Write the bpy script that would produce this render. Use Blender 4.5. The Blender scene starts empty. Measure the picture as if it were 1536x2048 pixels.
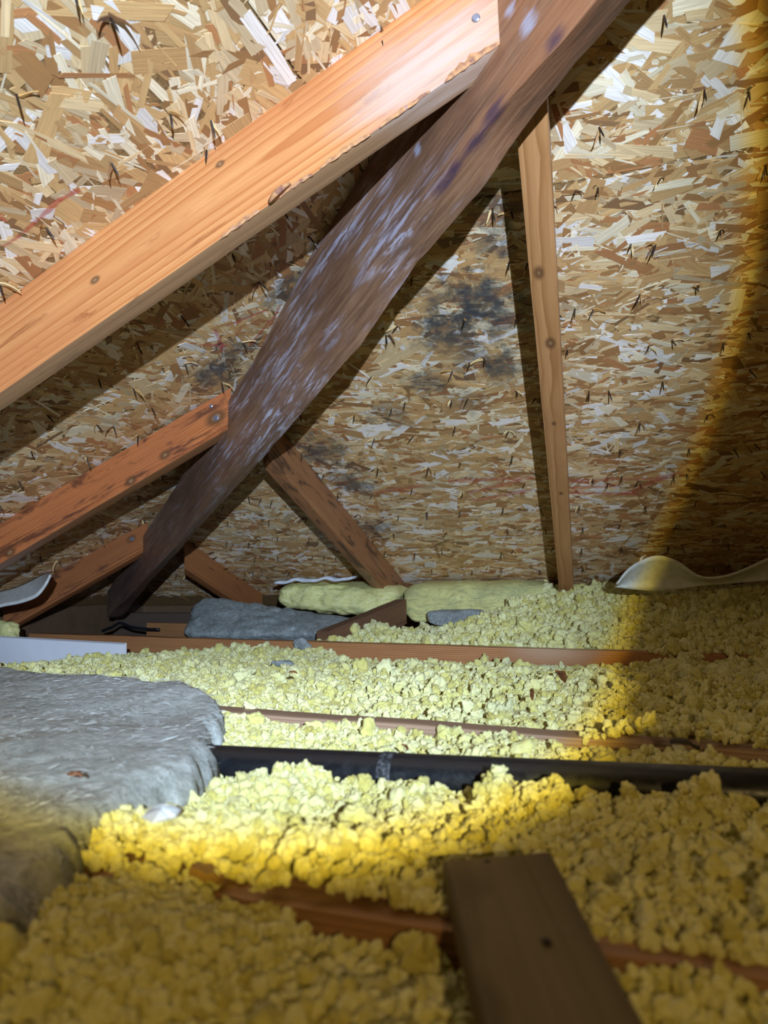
import bpy, bmesh, math, random
import numpy as np
from mathutils import Vector, Matrix

random.seed(7)
RNG = np.random.default_rng(11)
S = bpy.context.scene
C = S.collection

# ------------------------------------------------------------------ camera, world, lamp, exposure
CZ = 0.33                                   # lens height above the drywall (joist tops are at 0.14)
F_PX, YAW, PITCH, ROLL = 1497.5, .3287, .0914, -.0142
_fw = Vector((-math.sin(YAW) * math.cos(PITCH), math.cos(YAW) * math.cos(PITCH), math.sin(PITCH)))
_r0 = Vector((math.cos(YAW), math.sin(YAW), 0))
_u0 = _r0.cross(_fw)
_rt = math.cos(ROLL) * _r0 + math.sin(ROLL) * _u0
_up = -math.sin(ROLL) * _r0 + math.cos(ROLL) * _u0
cam = bpy.data.cameras.new('camera')
cam.sensor_fit = 'VERTICAL'
cam.sensor_height = 36
cam.sensor_width = 27
cam.lens = F_PX / 2048 * 36
cam.clip_start = .01
cam.dof.use_dof = True
cam.dof.focus_distance = 1.55
cam.dof.aperture_fstop = 6.5
co = bpy.data.objects.new('camera', cam)
C.objects.link(co)
co.matrix_world = Matrix(((_rt.x, _up.x, -_fw.x, 0), (_rt.y, _up.y, -_fw.y, 0), (_rt.z, _up.z, -_fw.z, CZ), (0, 0, 0, 1)))
S.camera = co

world = bpy.data.worlds.new('attic_dark')
S.world = world
world.use_nodes = True
world.node_tree.nodes['Background'].inputs[0].default_value = (1.0, .72, .34, 1)
world.node_tree.nodes['Background'].inputs[1].default_value = .012

# the photographer's head torch: focused beam with the coloured rim of its lens, dim warm spill around it
TORCH = Vector((.421, -.70, .239 + CZ))
AXIS = Vector((-.472, .876, .106)).normalized()
HALF = 23.7
lamp = bpy.data.lights.new('head_torch', 'SPOT')
lamp.energy = 315
lamp.spot_size = math.radians(150)
lamp.spot_blend = .3
lamp.shadow_soft_size = .010
lamp.use_nodes = True
_nt = lamp.node_tree
_n, _l = _nt.nodes, _nt.links
_em = _n['Emission']
_tc = _n.new('ShaderNodeTexCoord')
_sx = _n.new('ShaderNodeSeparateXYZ')
_l.new(_tc.outputs['Normal'], _sx.inputs[0])
_ab = _n.new('ShaderNodeMath'); _ab.operation = 'ABSOLUTE'
_l.new(_sx.outputs['Z'], _ab.inputs[0])
_ac = _n.new('ShaderNodeMath'); _ac.operation = 'ARCCOSINE'
_l.new(_ab.outputs[0], _ac.inputs[0])
_dv = _n.new('ShaderNodeMath'); _dv.operation = 'DIVIDE'; _dv.inputs[1].default_value = math.radians(75)
_l.new(_ac.outputs[0], _dv.inputs[0])
_rp = _n.new('ShaderNodeValToRGB')
_l.new(_dv.outputs[0], _rp.inputs[0])
SPILL = .038
_stops = [(0, (.77, .98, 1.28)), (HALF - 5.5, (.77, .98, 1.28)), (HALF - 3.2, (.56, .72, .92)), (HALF - 1.1, (.40, .49, .56)), (HALF - .6, (.48, .44, .21)), (HALF - .12, (.40, .29, .03)),
          (HALF + .38, (SPILL * 1.1, SPILL * .74, SPILL * .26)), (HALF + 16, (SPILL, SPILL * .72, SPILL * .27)), (75, (SPILL * .5, SPILL * .36, SPILL * .14))]
while len(_rp.color_ramp.elements) < len(_stops):
    _rp.color_ramp.elements.new(.5)
for _e, (_d, _c) in zip(_rp.color_ramp.elements, _stops):
    _e.position = _d / 75
    _e.color = (*_c, 1)
_l.new(_rp.outputs[0], _em.inputs['Color'])
lo = bpy.data.objects.new('head_torch', lamp)
C.objects.link(lo)
lo.location = TORCH
lo.rotation_euler = AXIS.to_track_quat('-Z', 'Y').to_euler()

S.view_settings.view_transform = 'Standard'
S.view_settings.look = 'None'
S.view_settings.gamma = 1
S.view_settings.use_curve_mapping = False
S.view_settings.exposure = 0.0

# ------------------------------------------------------------------ helpers: measuring
EYE = np.array((0, 0, CZ))
_F, _R, _U = np.array(_fw), np.array(_rt), np.array(_up)


def ray(x, y):
    v = _F * F_PX + _R * (x - 768) - _U * (y - 1024)
    return v / np.linalg.norm(v)


def on(x, y, n, d):
    v = ray(x, y)
    n = np.array(n, float)
    return EYE + v * ((d - n @ EYE) / (n @ v))


def onX(x, y, X): return on(x, y, (1, 0, 0), X)
def onY(x, y, Y): return on(x, y, (0, 1, 0), Y)
def onZ(x, y, Z): return on(x, y, (0, 0, 1), Z)


X0, Y0, SL, SR = -2.123, 2.90, .45, .47          # the two roof slopes (undersides)
def zL(x): return CZ + SL * (x - X0)
def zR(y): return CZ + SR * (Y0 - y)
def hipx(y): return X0 + SR * (Y0 - y) / SL
def onL(x, y, drop=0): return on(x, y, (-SL, 0, 1), CZ - SL * X0 - drop)
def onR(x, y, drop=0): return on(x, y, (0, SR, 1), CZ + SR * Y0 - drop)


# ------------------------------------------------------------------ helpers: noise, meshes, tags
def _hash(i):
    i = i.astype(np.int64)
    h = (i[..., 0] * 374761393 + i[..., 1] * 668265263 + i[..., 2] * 1274126177) & 0xffffffff
    h = ((h ^ (h >> 13)) * 1103515245) & 0xffffffff
    h = h ^ (h >> 16)
    return (h & 0xffff) / 65535.0


def vnoise(p):
    p = np.asarray(p, float)
    i = np.floor(p)
    f = p - i
    f = f * f * (3 - 2 * f)
    r = 0
    for a in (0, 1):
        wa = f[..., 0] if a else 1 - f[..., 0]
        for b in (0, 1):
            wb = f[..., 1] if b else 1 - f[..., 1]
            for c in (0, 1):
                wc = f[..., 2] if c else 1 - f[..., 2]
                r = r + wa * wb * wc * _hash(i + np.array((a, b, c)))
    return r * 2 - 1


def fbm(p, o=3):
    p = np.asarray(p, float)
    r, a = 0, 1.
    for k in range(o):
        r = r + a * vnoise(p * 2 ** k + 17.3 * k)
        a *= .5
    return r


def tag(o, label=None, cat=None, group=None, kind=None):
    if label: o['label'] = label
    if cat: o['category'] = cat
    if group: o['group'] = group
    if kind: o['kind'] = kind
    return o


def link(name, me, mat=None, parent=None):
    o = bpy.data.objects.new(name, me)
    C.objects.link(o)
    if mat is not None:
        me.materials.clear()
        me.materials.append(mat)
    if parent is not None:
        o.parent = parent
    return o


def mesh(name, v, f, smooth=True):
    me = bpy.data.meshes.new(name)
    me.from_pydata([tuple(map(float, p)) for p in v], [], [tuple(map(int, q)) for q in f])
    me.update()
    bm = bmesh.new()
    bm.from_mesh(me)
    bmesh.ops.recalc_face_normals(bm, faces=bm.faces)
    bm.to_mesh(me)
    bm.free()
    if smooth:
        me.polygons.foreach_set('use_smooth', [True] * len(me.polygons))
    return me


def empty(name, loc=(0, 0, 0)):
    o = bpy.data.objects.new(name, None)
    o.empty_display_size = .05
    C.objects.link(o)
    o.location = loc
    return o


def child_at(o, parent, P):
    """parent keeps its place; the child keeps its world place"""
    o.parent = parent
    o.matrix_parent_inverse = Matrix.Identity(4)
    o.matrix_basis = P
    return o


# ------------------------------------------------------------------ helpers: materials
class NB:
    def __init__(s, name, rough=.6, spec=.5):
        s.m = bpy.data.materials.new(name)
        s.m.use_nodes = True
        s.t = s.m.node_tree
        s.b = s.t.nodes['Principled BSDF']
        s.b.inputs['Roughness'].default_value = rough
        s.b.inputs['Specular IOR Level'].default_value = spec

    def n(s, ty, **k):
        o = s.t.nodes.new(ty)
        for a, v in k.items(): setattr(o, a, v)
        return o

    def put(s, sock, v):
        if v is None: return
        if hasattr(v, 'is_linked'): s.t.links.new(v, sock)
        elif isinstance(v, (tuple, list, Vector)) and sock.type == 'RGBA': sock.default_value = (*tuple(v)[:3], 1)
        else: sock.default_value = v

    def math(s, op, a, b=None, clamp=False):
        o = s.n('ShaderNodeMath', operation=op, use_clamp=clamp)
        s.put(o.inputs[0], a); s.put(o.inputs[1], b)
        return o.outputs[0]

    def vm(s, op, a, b=None):
        o = s.n('ShaderNodeVectorMath', operation=op)
        s.put(o.inputs[0], a); s.put(o.inputs[1], b)
        return o

    def coord(s, kind='Object', scale=(1, 1, 1), loc=(0, 0, 0)):
        c = s.n('ShaderNodeTexCoord').outputs[kind]
        return s.map(c, scale, loc)

    def map(s, c, scale=(1, 1, 1), loc=(0, 0, 0)):
        m = s.n('ShaderNodeMapping')
        s.put(m.inputs[0], c)
        m.inputs['Scale'].default_value = scale
        m.inputs['Location'].default_value = loc
        return m.outputs[0]

    def noise(s, v, scale=5, detail=3, rough=.5, dist=0):
        o = s.n('ShaderNodeTexNoise')
        s.put(o.inputs['Vector'], v)
        o.inputs['Scale'].default_value = scale
        o.inputs['Detail'].default_value = detail
        o.inputs['Roughness'].default_value = rough
        o.inputs['Distortion'].default_value = dist
        return o.outputs['Fac']

    def ramp(s, f, stops, interp='LINEAR'):
        o = s.n('ShaderNodeValToRGB')
        e = o.color_ramp.elements
        o.color_ramp.interpolation = interp
        while len(e) < len(stops): e.new(.5)
        for q, (p, c) in zip(e, stops):
            q.position = p
            q.color = (*c, 1) if isinstance(c, (tuple, list)) else (c, c, c, 1)
        s.put(o.inputs[0], f)
        return o.outputs[0]

    def step(s, f, lo, hi, a=0., b=1.):
        o = s.n('ShaderNodeMapRange', interpolation_type='SMOOTHSTEP')
        s.put(o.inputs[0], f)
        for k, v in zip((1, 2, 3, 4), (lo, hi, a, b)): o.inputs[k].default_value = v
        return o.outputs[0]

    def mix(s, f, a, b, mode='MIX'):
        o = s.n('ShaderNodeMix', data_type='RGBA', blend_type=mode)
        s.put(o.inputs[0], f); s.put(o.inputs[6], a); s.put(o.inputs[7], b)
        return o.outputs[2]

    def bump(s, h, strength=.3, dist=.002):
        o = s.n('ShaderNodeBump')
        s.put(o.inputs['Height'], h)
        o.inputs['Strength'].default_value = strength
        o.inputs['Distance'].default_value = dist
        s.t.links.new(o.outputs[0], s.b.inputs['Normal'])

    def seg(s, P, a, b):
        """distance from P to the segment a-b"""
        a, b = Vector(a), Vector(b)
        d = b - a
        ap = s.vm('SUBTRACT', P, tuple(a)).outputs[0]
        t = s.math('DIVIDE', s.vm('DOT_PRODUCT', ap, tuple(d)).outputs['Value'], max(d.length_squared, 1e-9), )
        t = s.math('MINIMUM', s.math('MAXIMUM', t, 0.), 1.)
        q = s.n('ShaderNodeVectorMath', operation='SCALE')
        q.inputs[0].default_value = tuple(d)
        s.put(q.inputs['Scale'], t)
        return s.vm('LENGTH', s.vm('SUBTRACT', ap, q.outputs[0]).outputs[0]).outputs['Value']

    def out(s, col=None, rough=None):
        s.put(s.b.inputs['Base Color'], col)
        s.put(s.b.inputs['Roughness'], rough)
        return s.m


def srgb(r, g, b):
    f = lambda c: (c / 255 / 12.92) if c / 255 <= .04045 else ((c / 255 + .055) / 1.055) ** 2.4
    return (f(r), f(g), f(b))


def wood(name, light, dark, deep=None, rough=.45, stain=0., stain_col=(.10, .035, .02), knots=(), ring=55, off=(0, .06, .05), seed=0., spec=.45, grey=0., extra=None, under=None):
    """sawn softwood, grain along local x"""
    k = NB(name, rough, spec)
    P = k.coord('Object', loc=(seed, 0, 0))
    wv = k.n('ShaderNodeTexWave', wave_type='RINGS', rings_direction='X', wave_profile='SAW')
    k.put(wv.inputs['Vector'], k.map(P, (.16, 1, 1), off))
    wv.inputs['Scale'].default_value = ring
    wv.inputs['Distortion'].default_value = 7.
    wv.inputs['Detail'].default_value = 2.
    wv.inputs['Detail Scale'].default_value = .22
    fib = k.noise(k.map(P, (5, 260, 260)), 1, 3, .6)
    blot = k.noise(k.map(P, (2.2, 9, 9)), 1.6, 3)
    c = k.ramp(wv.outputs['Fac'], [(0, light), (.6, tuple(.6 * a + .4 * b for a, b in zip(light, dark))), (.93, dark), (1, light)])
    c = k.mix(k.step(fib, .35, .75, 0, .45), c, dark)
    c = k.mix(k.step(blot, .42, .72, 0, .55), c, deep or dark)
    if stain:
        st = k.noise(k.map(P, (5, 22, 22), (seed * 3, 2, 1)), 1.2, 5, .65, .6)
        c = k.mix(k.step(st, .60 - .12 * stain, .72 - .1 * stain, 0, .85), c, stain_col)
    if grey:
        gs = k.noise(k.map(P, (4, 16, 16), (9, seed, 3)), 1.3, 4, .6)
        c = k.mix(k.step(gs, .45, .75, 0, grey), c, (.42, .40, .42))
    O = k.n('ShaderNodeTexCoord').outputs['Object']
    for (kx, ky, kz, kr) in knots:
        d = k.vm('LENGTH', k.map(k.vm('SUBTRACT', O, (kx, ky, kz)).outputs[0], (.62, 1, 1))).outputs['Value']
        d = k.math('ADD', d, k.math('MULTIPLY', k.math('SUBTRACT', blot, .5), kr * .5))
        c = k.mix(k.step(d, kr * .55, kr * 1.5, .9, 0), c, (.13, .055, .022))
        c = k.mix(k.step(d, kr * .25, kr * .6, .8, 0), c, (.33, .18, .09))
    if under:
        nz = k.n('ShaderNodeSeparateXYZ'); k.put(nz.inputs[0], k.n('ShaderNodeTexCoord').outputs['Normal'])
        c = k.mix(k.step(nz.outputs['Z'], -.55, -.9, 0, .62), c, under)  # shade of the downward faces mixed into the colour as a duller tone
    if extra: c = extra(k, O, c)
    k.bump(k.math('ADD', fib, k.math('MULTIPLY', wv.outputs['Fac'], .5)), .35, .0012)
    return k.out(c, k.step(blot, .3, .7, rough - .08, rough + .1))


# ------------------------------------------------------------------ helpers: timbers
def loft(stations, r=.004, n=30, amp=.0008, seed=0., chips=0.):
    """rounded square-sawn timber through stations of 4 corners; returns verts in a frame with x along, faces, matrix"""
    st = [np.array(s, float) for s in stations]
    a, b = st[0].mean(0), st[-1].mean(0)
    ex = b - a; ex /= np.linalg.norm(ex)
    ez = np.array((0, 0, 1.)) - ex * ex[2]; ez /= np.linalg.norm(ez)
    ey = np.cross(ez, ex)
    segl = [np.linalg.norm(st[i + 1].mean(0) - st[i].mean(0)) for i in range(len(st) - 1)]
    rings = []
    for i in range(len(st) - 1):
        m = max(2, int(round(n * segl[i] / sum(segl))))
        for j in range(m + (i == len(st) - 2)):
            t = j / m
            rings.append(st[i] * (1 - t) + st[i + 1] * t)
    V = []
    for q in rings:
        ring = []
        for c in range(4):
            p, pp, pn = q[c], q[c - 1], q[(c + 1) % 4]
            d1, d2 = pp - p, pn - p
            l1, l2 = np.linalg.norm(d1), np.linalg.norm(d2)
            rr = min(r, .45 * l1, .45 * l2)
            p1, p2 = p + d1 / l1 * rr, p + d2 / l2 * rr
            ring += [p1, p + .3 * ((p1 + p2) / 2 - p), p2]
            e = pn - p
            for t in (1 / 3, 2 / 3):
                ring.append(p2 + (e - d2 / l2 * rr * 2) * t)
        V.append(ring)
    V = np.array(V)
    m = V.shape[1]
    cen = V.mean(1, keepdims=True)
    off = vnoise(V * 38 + seed)[..., None] * amp + vnoise(V * 7 + seed)[..., None] * amp * 1.6
    dirs = V - cen
    dirs /= np.linalg.norm(dirs, axis=2, keepdims=True)
    if chips:
        off = off + (np.minimum(vnoise(V * 22 + seed + 5), -.25) + .25)[..., None] * chips
    V = V + dirs * off
    verts = V.reshape(-1, 3) - a
    verts = np.stack([verts @ ex, verts @ ey, verts @ ez], 1)
    faces = []
    k = len(rings)
    for i in range(k - 1):
        for j in range(m):
            jn = (j + 1) % m
            faces.append((i * m + j, i * m + jn, (i + 1) * m + jn, (i + 1) * m + j))
    faces += [tuple(range(m - 1, -1, -1)), tuple((k - 1) * m + j for j in range(m))]
    M = Matrix(((ex[0], ey[0], ez[0], a[0]), (ex[1], ey[1], ez[1], a[1]), (ex[2], ey[2], ez[2], a[2]), (0, 0, 0, 1)))
    return verts, faces, M


def autosmooth(me, deg=40):
    me.polygons.foreach_set('use_smooth', [True] * len(me.polygons))
    bm = bmesh.new(); bm.from_mesh(me)
    for e in bm.edges:
        if len(e.link_faces) == 2 and e.calc_face_angle(0) > math.radians(deg): e.smooth = False
    bm.to_mesh(me); bm.free()


def timber(name, stations, matf, label=None, cat=None, group=None, **kw):
    v, f, M = loft(stations, **kw)
    me = mesh(name, v, f)
    autosmooth(me)
    mat = matf(M.inverted()) if callable(matf) else matf
    o = link(name, me, mat)
    o.matrix_world = M
    tag(o, label, cat, group)
    return o


def prism(stn):                       # a board from its 2 end quads
    return stn


def world_child(name, me, mat, parent, label=None):
    o = link(name, me, mat, parent)
    o.matrix_parent_inverse = parent.matrix_basis.inverted()
    if label: o['label'] = label
    return o


# ------------------------------------------------------------------ roof sheathing (setting)
MOULD = [(990, 480, .06, .8), (955, 600, .10, .95), (905, 655, .08, .8), (1000, 735, .07, .9), (850, 765, .06, .8), (935, 800, .07, .5), (785, 830, .07, .6),
         (640, 905, .11, .9), (705, 965, .09, .9), (745, 1055, .09, .75), (885, 600, .10, .5), (560, 860, .10, .6), (1010, 640, .1, .6), (980, 410, .06, .7), (925, 690, .12, .6)]
MOULDL = [(430, 740, .12, 1.0), (590, 560, .07, .8), (560, 590, .07, .7), (470, 700, .08, .8), (60, 1040, .06, .5)]
REDR = [((750, 985), (850, 970)), ((940, 985), (1040, 960)), ((900, 962), (1060, 955)), ((950, 1000), (1060, 980)), ((1140, 962), (1330, 955)), ((1140, 985), (1270, 988)), ((1255, 985), (1345, 948)), ((1150, 975), (1240, 970))]
REDL = [((-20, 508), (40, 470)), ((40, 470), (120, 398)), ((120, 398), (155, 380)), ((-10, 430), (10, 440)), ((400, 690), (450, 690)), ((430, 660), (445, 700)), ((455, 650), (530, 620)), ((500, 690), (540, 640)), ((540, 650), (560, 610))]


def osb_mat(name, strand, mould, red, redw, reda=.75):
    k = NB(name, .5, .5)
    P = k.coord('Object')
    if strand:
        at = k.n('ShaderNodeAttribute', attribute_name='strand_colour')
        gv = k.n('ShaderNodeAttribute', attribute_name='grain')
        g = k.noise(k.map(gv.outputs['Vector'], (14, 420, 1)), 1, 3, .6)
        c = k.mix(k.step(g, .3, .75, .0, .38), at.outputs['Color'], (.20, .115, .045))
        rough = k.step(g, .3, .7, .34, .56)
        k.bump(g, .4, .0012)
    else:
        g = k.noise(k.map(P, (60, 60, 60)), 2, 4, .6)
        c = k.ramp(g, [(.3, srgb(92, 66, 38)), (.6, srgb(150, 115, 70)), (.8, srgb(120, 90, 55))])
        rough = .7
    big = k.noise(P, 26, 5, .7)
    for (q, rad, am) in mould:
        d = k.vm('LENGTH', k.vm('SUBTRACT', P, tuple(q)).outputs[0]).outputs['Value']
        d = k.math('ADD', d, k.math('MULTIPLY', k.math('SUBTRACT', big, .5), rad * 2.4))
        c = k.mix(k.step(d, 0, rad * .95, am * .88, 0), c, (.040, .047, .055))
    for a, b in red:
        d = k.seg(P, a, b)
        d = k.math('ADD', d, k.math('MULTIPLY', k.math('SUBTRACT', big, .5), redw * 2.2))
        c = k.mix(k.step(d, redw * .25, redw, reda, 0), c, (.42, .045, .04))
    return k.out(c, rough)


def strands(name, u, v, nrm, org, n, region, mat, parent, ang=0., spread=.45, Lm=.068):
    """pressed wood strands as thin proud flakes; u runs along the panel, region(P) -> keep mask"""
    u, v, nrm, org = map(lambda q: np.array(q, float), (u, v, nrm, org))
    (ua, ub, va, vb) = region['box']
    A = RNG.uniform(ua, ub, n); B = RNG.uniform(va, vb, n)
    ctr = org + A[:, None] * u + B[:, None] * v
    keep = region['keep'](ctr)
    A, B, ctr = A[keep], B[keep], ctr[keep]
    n = len(A)
    L = np.clip(RNG.lognormal(math.log(Lm), .42, n), .02, .14)
    W = np.clip(RNG.lognormal(math.log(.0155), .55, n), .004, .05)
    sl = RNG.random(n) < .16
    W[sl] = RNG.uniform(.0018, .0045, sl.sum())
    W = np.minimum(W, L * .7)
    th = RNG.normal(ang, spread, n)
    wild = RNG.random(n) < .16
    th[wild] = RNG.uniform(0, math.pi, wild.sum())
    # keep clear of seams
    half = .5 * (np.abs(L * np.sin(th)) + np.abs(W * np.cos(th)))
    for s in region['seams']:
        d = B - s
        push = np.where(np.abs(d) < half + .0009, np.sign(d + 1e-9) * (half + .0009) - d, 0)
        ctr = ctr + push[:, None] * v
    du = np.cos(th)[:, None] * u + np.sin(th)[:, None] * v
    dv = -np.sin(th)[:, None] * u + np.cos(th)[:, None] * v
    h = RNG.uniform(.0003, .0013, n)
    t1, t2 = RNG.normal(0, .006, n), RNG.normal(0, .014, n)
    curl = np.abs(RNG.normal(0, .00015, n))
    out = np.array([(-.5, -.5), (0, -.5), (.5, -.5), (.5, .5), (0, .5), (-.5, .5)])
    top = np.zeros((n, 6, 3)); bot = np.zeros((n, 6, 3)); gr = np.zeros((n, 12, 3))
    rnd = RNG.uniform(0, 50, n)
    for i, (a, b) in enumerate(out):
        ja = a + RNG.uniform(-.12, .12, n) * (abs(a) > .1) + RNG.uniform(-.2, .2, n) * (abs(a) < .1)
        jb = b * (1 + RNG.uniform(-.35, .12, n))
        x, y = ja * L, jb * W
        z = h + np.clip(x * t1 + y * t2, -.0004, .0005) + (curl if abs(a) > .1 else 0)
        z = np.maximum(z, .0002)
        pl = ctr + x[:, None] * du + y[:, None] * dv
        top[:, i] = pl + z[:, None] * nrm
        bot[:, i] = pl - .001 * nrm
        gr[:, i] = gr[:, i + 6] = np.stack([x + rnd, y + rnd * .37, rnd], 1)
    V = np.concatenate([top, bot], 1).reshape(-1, 3)
    base = (np.arange(n) * 12)[:, None, None]
    Fq = np.array([(0, 1, 4, 5), (1, 2, 3, 4)] + [(i, i + 6, (i + 1) % 6 + 6, (i + 1) % 6) for i in range(6)])
    faces = (base + Fq[None]).reshape(-1, 4)
    me = bpy.data.meshes.new(name)
    me.vertices.add(len(V)); me.vertices.foreach_set('co', V.ravel())
    me.loops.add(faces.size); me.loops.foreach_set('vertex_index', faces.ravel().astype(np.int32))
    me.polygons.add(len(faces))
    me.polygons.foreach_set('loop_start', np.arange(0, faces.size, 4, dtype=np.int32))
    me.update(calc_edges=True)
    pal = np.array([srgb(212, 168, 112), srgb(196, 150, 98), srgb(232, 198, 148), srgb(244, 224, 188), srgb(166, 118, 72), srgb(184, 124, 78), srgb(246, 234, 222), srgb(138, 100, 66), srgb(206, 178, 138)])
    pr = np.array([.20, .16, .17, .11, .09, .07, .10, .03, .09])
    ci = RNG.choice(len(pal), n, p=pr / pr.sum())
    ci[sl & (RNG.random(n) < .5)] = 3
    col = pal[ci] * RNG.uniform(.82, 1.15, (n, 1))
    cols = np.ones((n, 12, 4)); cols[:, :, :3] = col[:, None]
    me.polygons.foreach_set('use_smooth', [False] * len(faces))
    at = me.attributes.new('strand_colour', 'FLOAT_COLOR', 'POINT'); at.data.foreach_set('color', cols.ravel())
    ga = me.attributes.new('grain', 'FLOAT_VECTOR', 'POINT'); ga.data.foreach_set('vector', gr.ravel())
    o = link(name, me, mat, parent)
    o['kind'] = 'stuff'
    return o


def slab(name, poly, nrm, t, mat, parent):
    """sheet of thickness t above the given underside polygon"""
    up = -np.array(nrm) * t
    P = [np.array(p, float) for p in poly]
    n = len(P)
    v = P + [p + up for p in P]
    f = [tuple(range(n)), tuple(range(2 * n - 1, n - 1, -1))] + [(i, (i + 1) % n, (i + 1) % n + n, i + n) for i in range(n)]
    return link(name, mesh(name, v, f, False), mat, parent)


nL = np.array((SL, 0, -1)); nL = nL / np.linalg.norm(nL)      # into the attic
nR = np.array((0, -SR, -1)); nR = nR / np.linalg.norm(nR)
vL = np.array((1, 0, SL)); vL = vL / np.linalg.norm(vL)
vR = np.array((0, -1, SR)); vR = vR / np.linalg.norm(vR)
SEAM_Y = Y0 - .725 / SR
SEAM_X = X0 + .752 / SL
mouldR = [(onR(a, b), r * 1.3, s) for a, b, r, s in MOULD]
mouldL = [(onL(a, b), r, s) for a, b, r, s in MOULDL]
redR = [(onR(*a), onR(*b)) for a, b in REDR]
redL = [(onL(*a), onL(*b)) for a, b in REDL]

ceil_far = tag(empty('ceiling_far'), 'far roof slope of bare wood strand boards with nail tips and dark mould stains', kind='structure')
ceil_left = tag(empty('ceiling_left'), 'left roof slope of bare wood strand boards with red paint strokes', kind='structure')
m_osbR = osb_mat('strand_board_far', True, mouldR, redR, .014, .5)
m_osbRb = osb_mat('strand_board_far_core', False, mouldR, [], .01)
m_osbL = osb_mat('strand_board_left', True, mouldL, redL, .0065, .65)
m_osbLb = osb_mat('strand_board_left_core', False, mouldL, [], .01)

XR, YB, EY, EX, G = 1.25, -1.0, 3.12, -2.32, .0008
pR = lambda x, y: (x, y, zR(y))
pL = lambda x, y: (x, y, zL(x))
hipy = lambda x: Y0 - SL * (x - X0) / SR
panR = [slab('sheathing_panel', [pR(hipx(EY), EY), pR(XR, EY), pR(XR, SEAM_Y + G), pR(hipx(SEAM_Y + G), SEAM_Y + G)], nR, .011, m_osbRb, ceil_far),
        slab('sheathing_panel', [pR(hipx(SEAM_Y - G), SEAM_Y - G), pR(XR, SEAM_Y - G), pR(XR, hipy(XR))], nR, .011, m_osbRb, ceil_far)]
panL = [slab('sheathing_panel', [pL(EX, YB), pL(EX, hipy(EX)), pL(SEAM_X - G, hipy(SEAM_X - G)), pL(SEAM_X - G, YB)], nL, .011, m_osbLb, ceil_left),
        slab('sheathing_panel', [pL(SEAM_X + G, YB), pL(SEAM_X + G, hipy(SEAM_X + G)), pL(XR, hipy(XR)), pL(XR, YB)], nL, .011, m_osbLb, ceil_left)]
orgR, orgL = np.array((0, Y0, CZ)), np.array((X0, 0, CZ))
cR, cL = math.sqrt(1 + SR * SR), math.sqrt(1 + SL * SL)
seamR, seamL = (Y0 - SEAM_Y) * cR, (SEAM_X - X0) * cL
kR = lambda lo, hi: (lambda P: (zL(P[:, 0]) > P[:, 2] - .004) & (P[:, 1] < hi) & (P[:, 1] > lo))
kL = lambda lo, hi: (lambda P: (zR(P[:, 1]) > P[:, 2] - .004) & (P[:, 0] < hi) & (P[:, 0] > lo))
strands('wood_strands', (1, 0, 0), vR, nR, orgR, 23000, dict(box=(-2.15, .75, -.12, seamR), keep=kR(SEAM_Y, 9), seams=[seamR]), m_osbR, panR[0], 0, .38)
strands('wood_strands', (1, 0, 0), vR, nR, orgR, 7600, dict(box=(-.7, .75, seamR, seamR + 1.15), keep=kR(-9, SEAM_Y), seams=[seamR]), m_osbR, panR[1], 0, .55, .07)
strands('wood_strands', (0, 1, 0), vL, nL, orgL, 17500, dict(box=(.0, 2.9, -.1, seamL), keep=kL(-9, SEAM_X), seams=[seamL]), m_osbL, panL[0], 0, .42)
strands('wood_strands', (0, 1, 0), vL, nL, orgL, 7000, dict(box=(.0, 1.4, seamL, seamL + .85), keep=kL(SEAM_X, 9), seams=[seamL]), m_osbL, panL[1], 0, .5, .07)

# nails poking through, with the splinters they pushed out
m_nail = NB('nail_steel', .4)
m_nail.b.inputs['Metallic'].default_value = .8
m_nail = m_nail.out(srgb(70, 62, 58))
kk = NB('splinter_wood', .55)
oi = kk.n('ShaderNodeObjectInfo').outputs['Random']
m_spl = kk.out(kk.ramp(oi, [(0, srgb(232, 205, 150)), (.45, srgb(196, 150, 88)), (.75, srgb(140, 98, 60)), (1, srgb(84, 62, 46))]))


def nail_mesh(L=.02, r=.0017):
    v, f = [], []
    for z, q in ((0, 1), (L * .72, 1), (L, .12)):
        for i in range(6):
            a = i * math.pi / 3
            v.append((r * q * math.cos(a), r * q * math.sin(a), z))
    for k in range(2):
        for i in range(6):
            f.append((k * 6 + i, k * 6 + (i + 1) % 6, k * 6 + 6 + (i + 1) % 6, k * 6 + 6 + i))
    f.append(tuple(range(12, 18)))
    return mesh('nail', v, f, False)


def splinter_mesh(seed):
    rg = np.random.default_rng(seed)
    L, W = rg.uniform(.018, .034), rg.uniform(.003, .008)
    lift = rg.uniform(.15, .6)
    v, f = [], []
    for i in range(5):
        t = i / 4
        w = W * (1 - t ** 1.6) * .5 + .0004
        x = t * L * math.cos(lift * t); z = t * L * math.sin(lift * t) + .001
        j = rg.normal(0, .0008)
        v += [(x, -w + j, z), (x, w + j, z + .001), (x, w + j, z - .0009), (x, -w + j, z - .0016)]
    for i in range(4):
        for c in range(4):
            f.append((i * 4 + c, i * 4 + (c + 1) % 4, i * 4 + 4 + (c + 1) % 4, i * 4 + 4 + c))
    f += [(3, 2, 1, 0), (16, 17, 18, 19)]
    return mesh('splinter', v, f, False)


NAILS = [nail_mesh(l) for l in (.022, .027, .032)]
SPLS = [splinter_mesh(i) for i in range(8)]
for me in NAILS: me.materials.append(m_nail)
for me in SPLS: me.materials.append(m_spl)


def frame(p, z, spin, tilt=0.):
    z = Vector(z).normalized()
    q = z.to_track_quat('Z', 'Y').to_matrix().to_4x4()
    return Matrix.Translation(Vector(p)) @ q @ Matrix.Rotation(spin, 4, 'Z') @ Matrix.Rotation(tilt, 4, 'Y')


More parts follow.
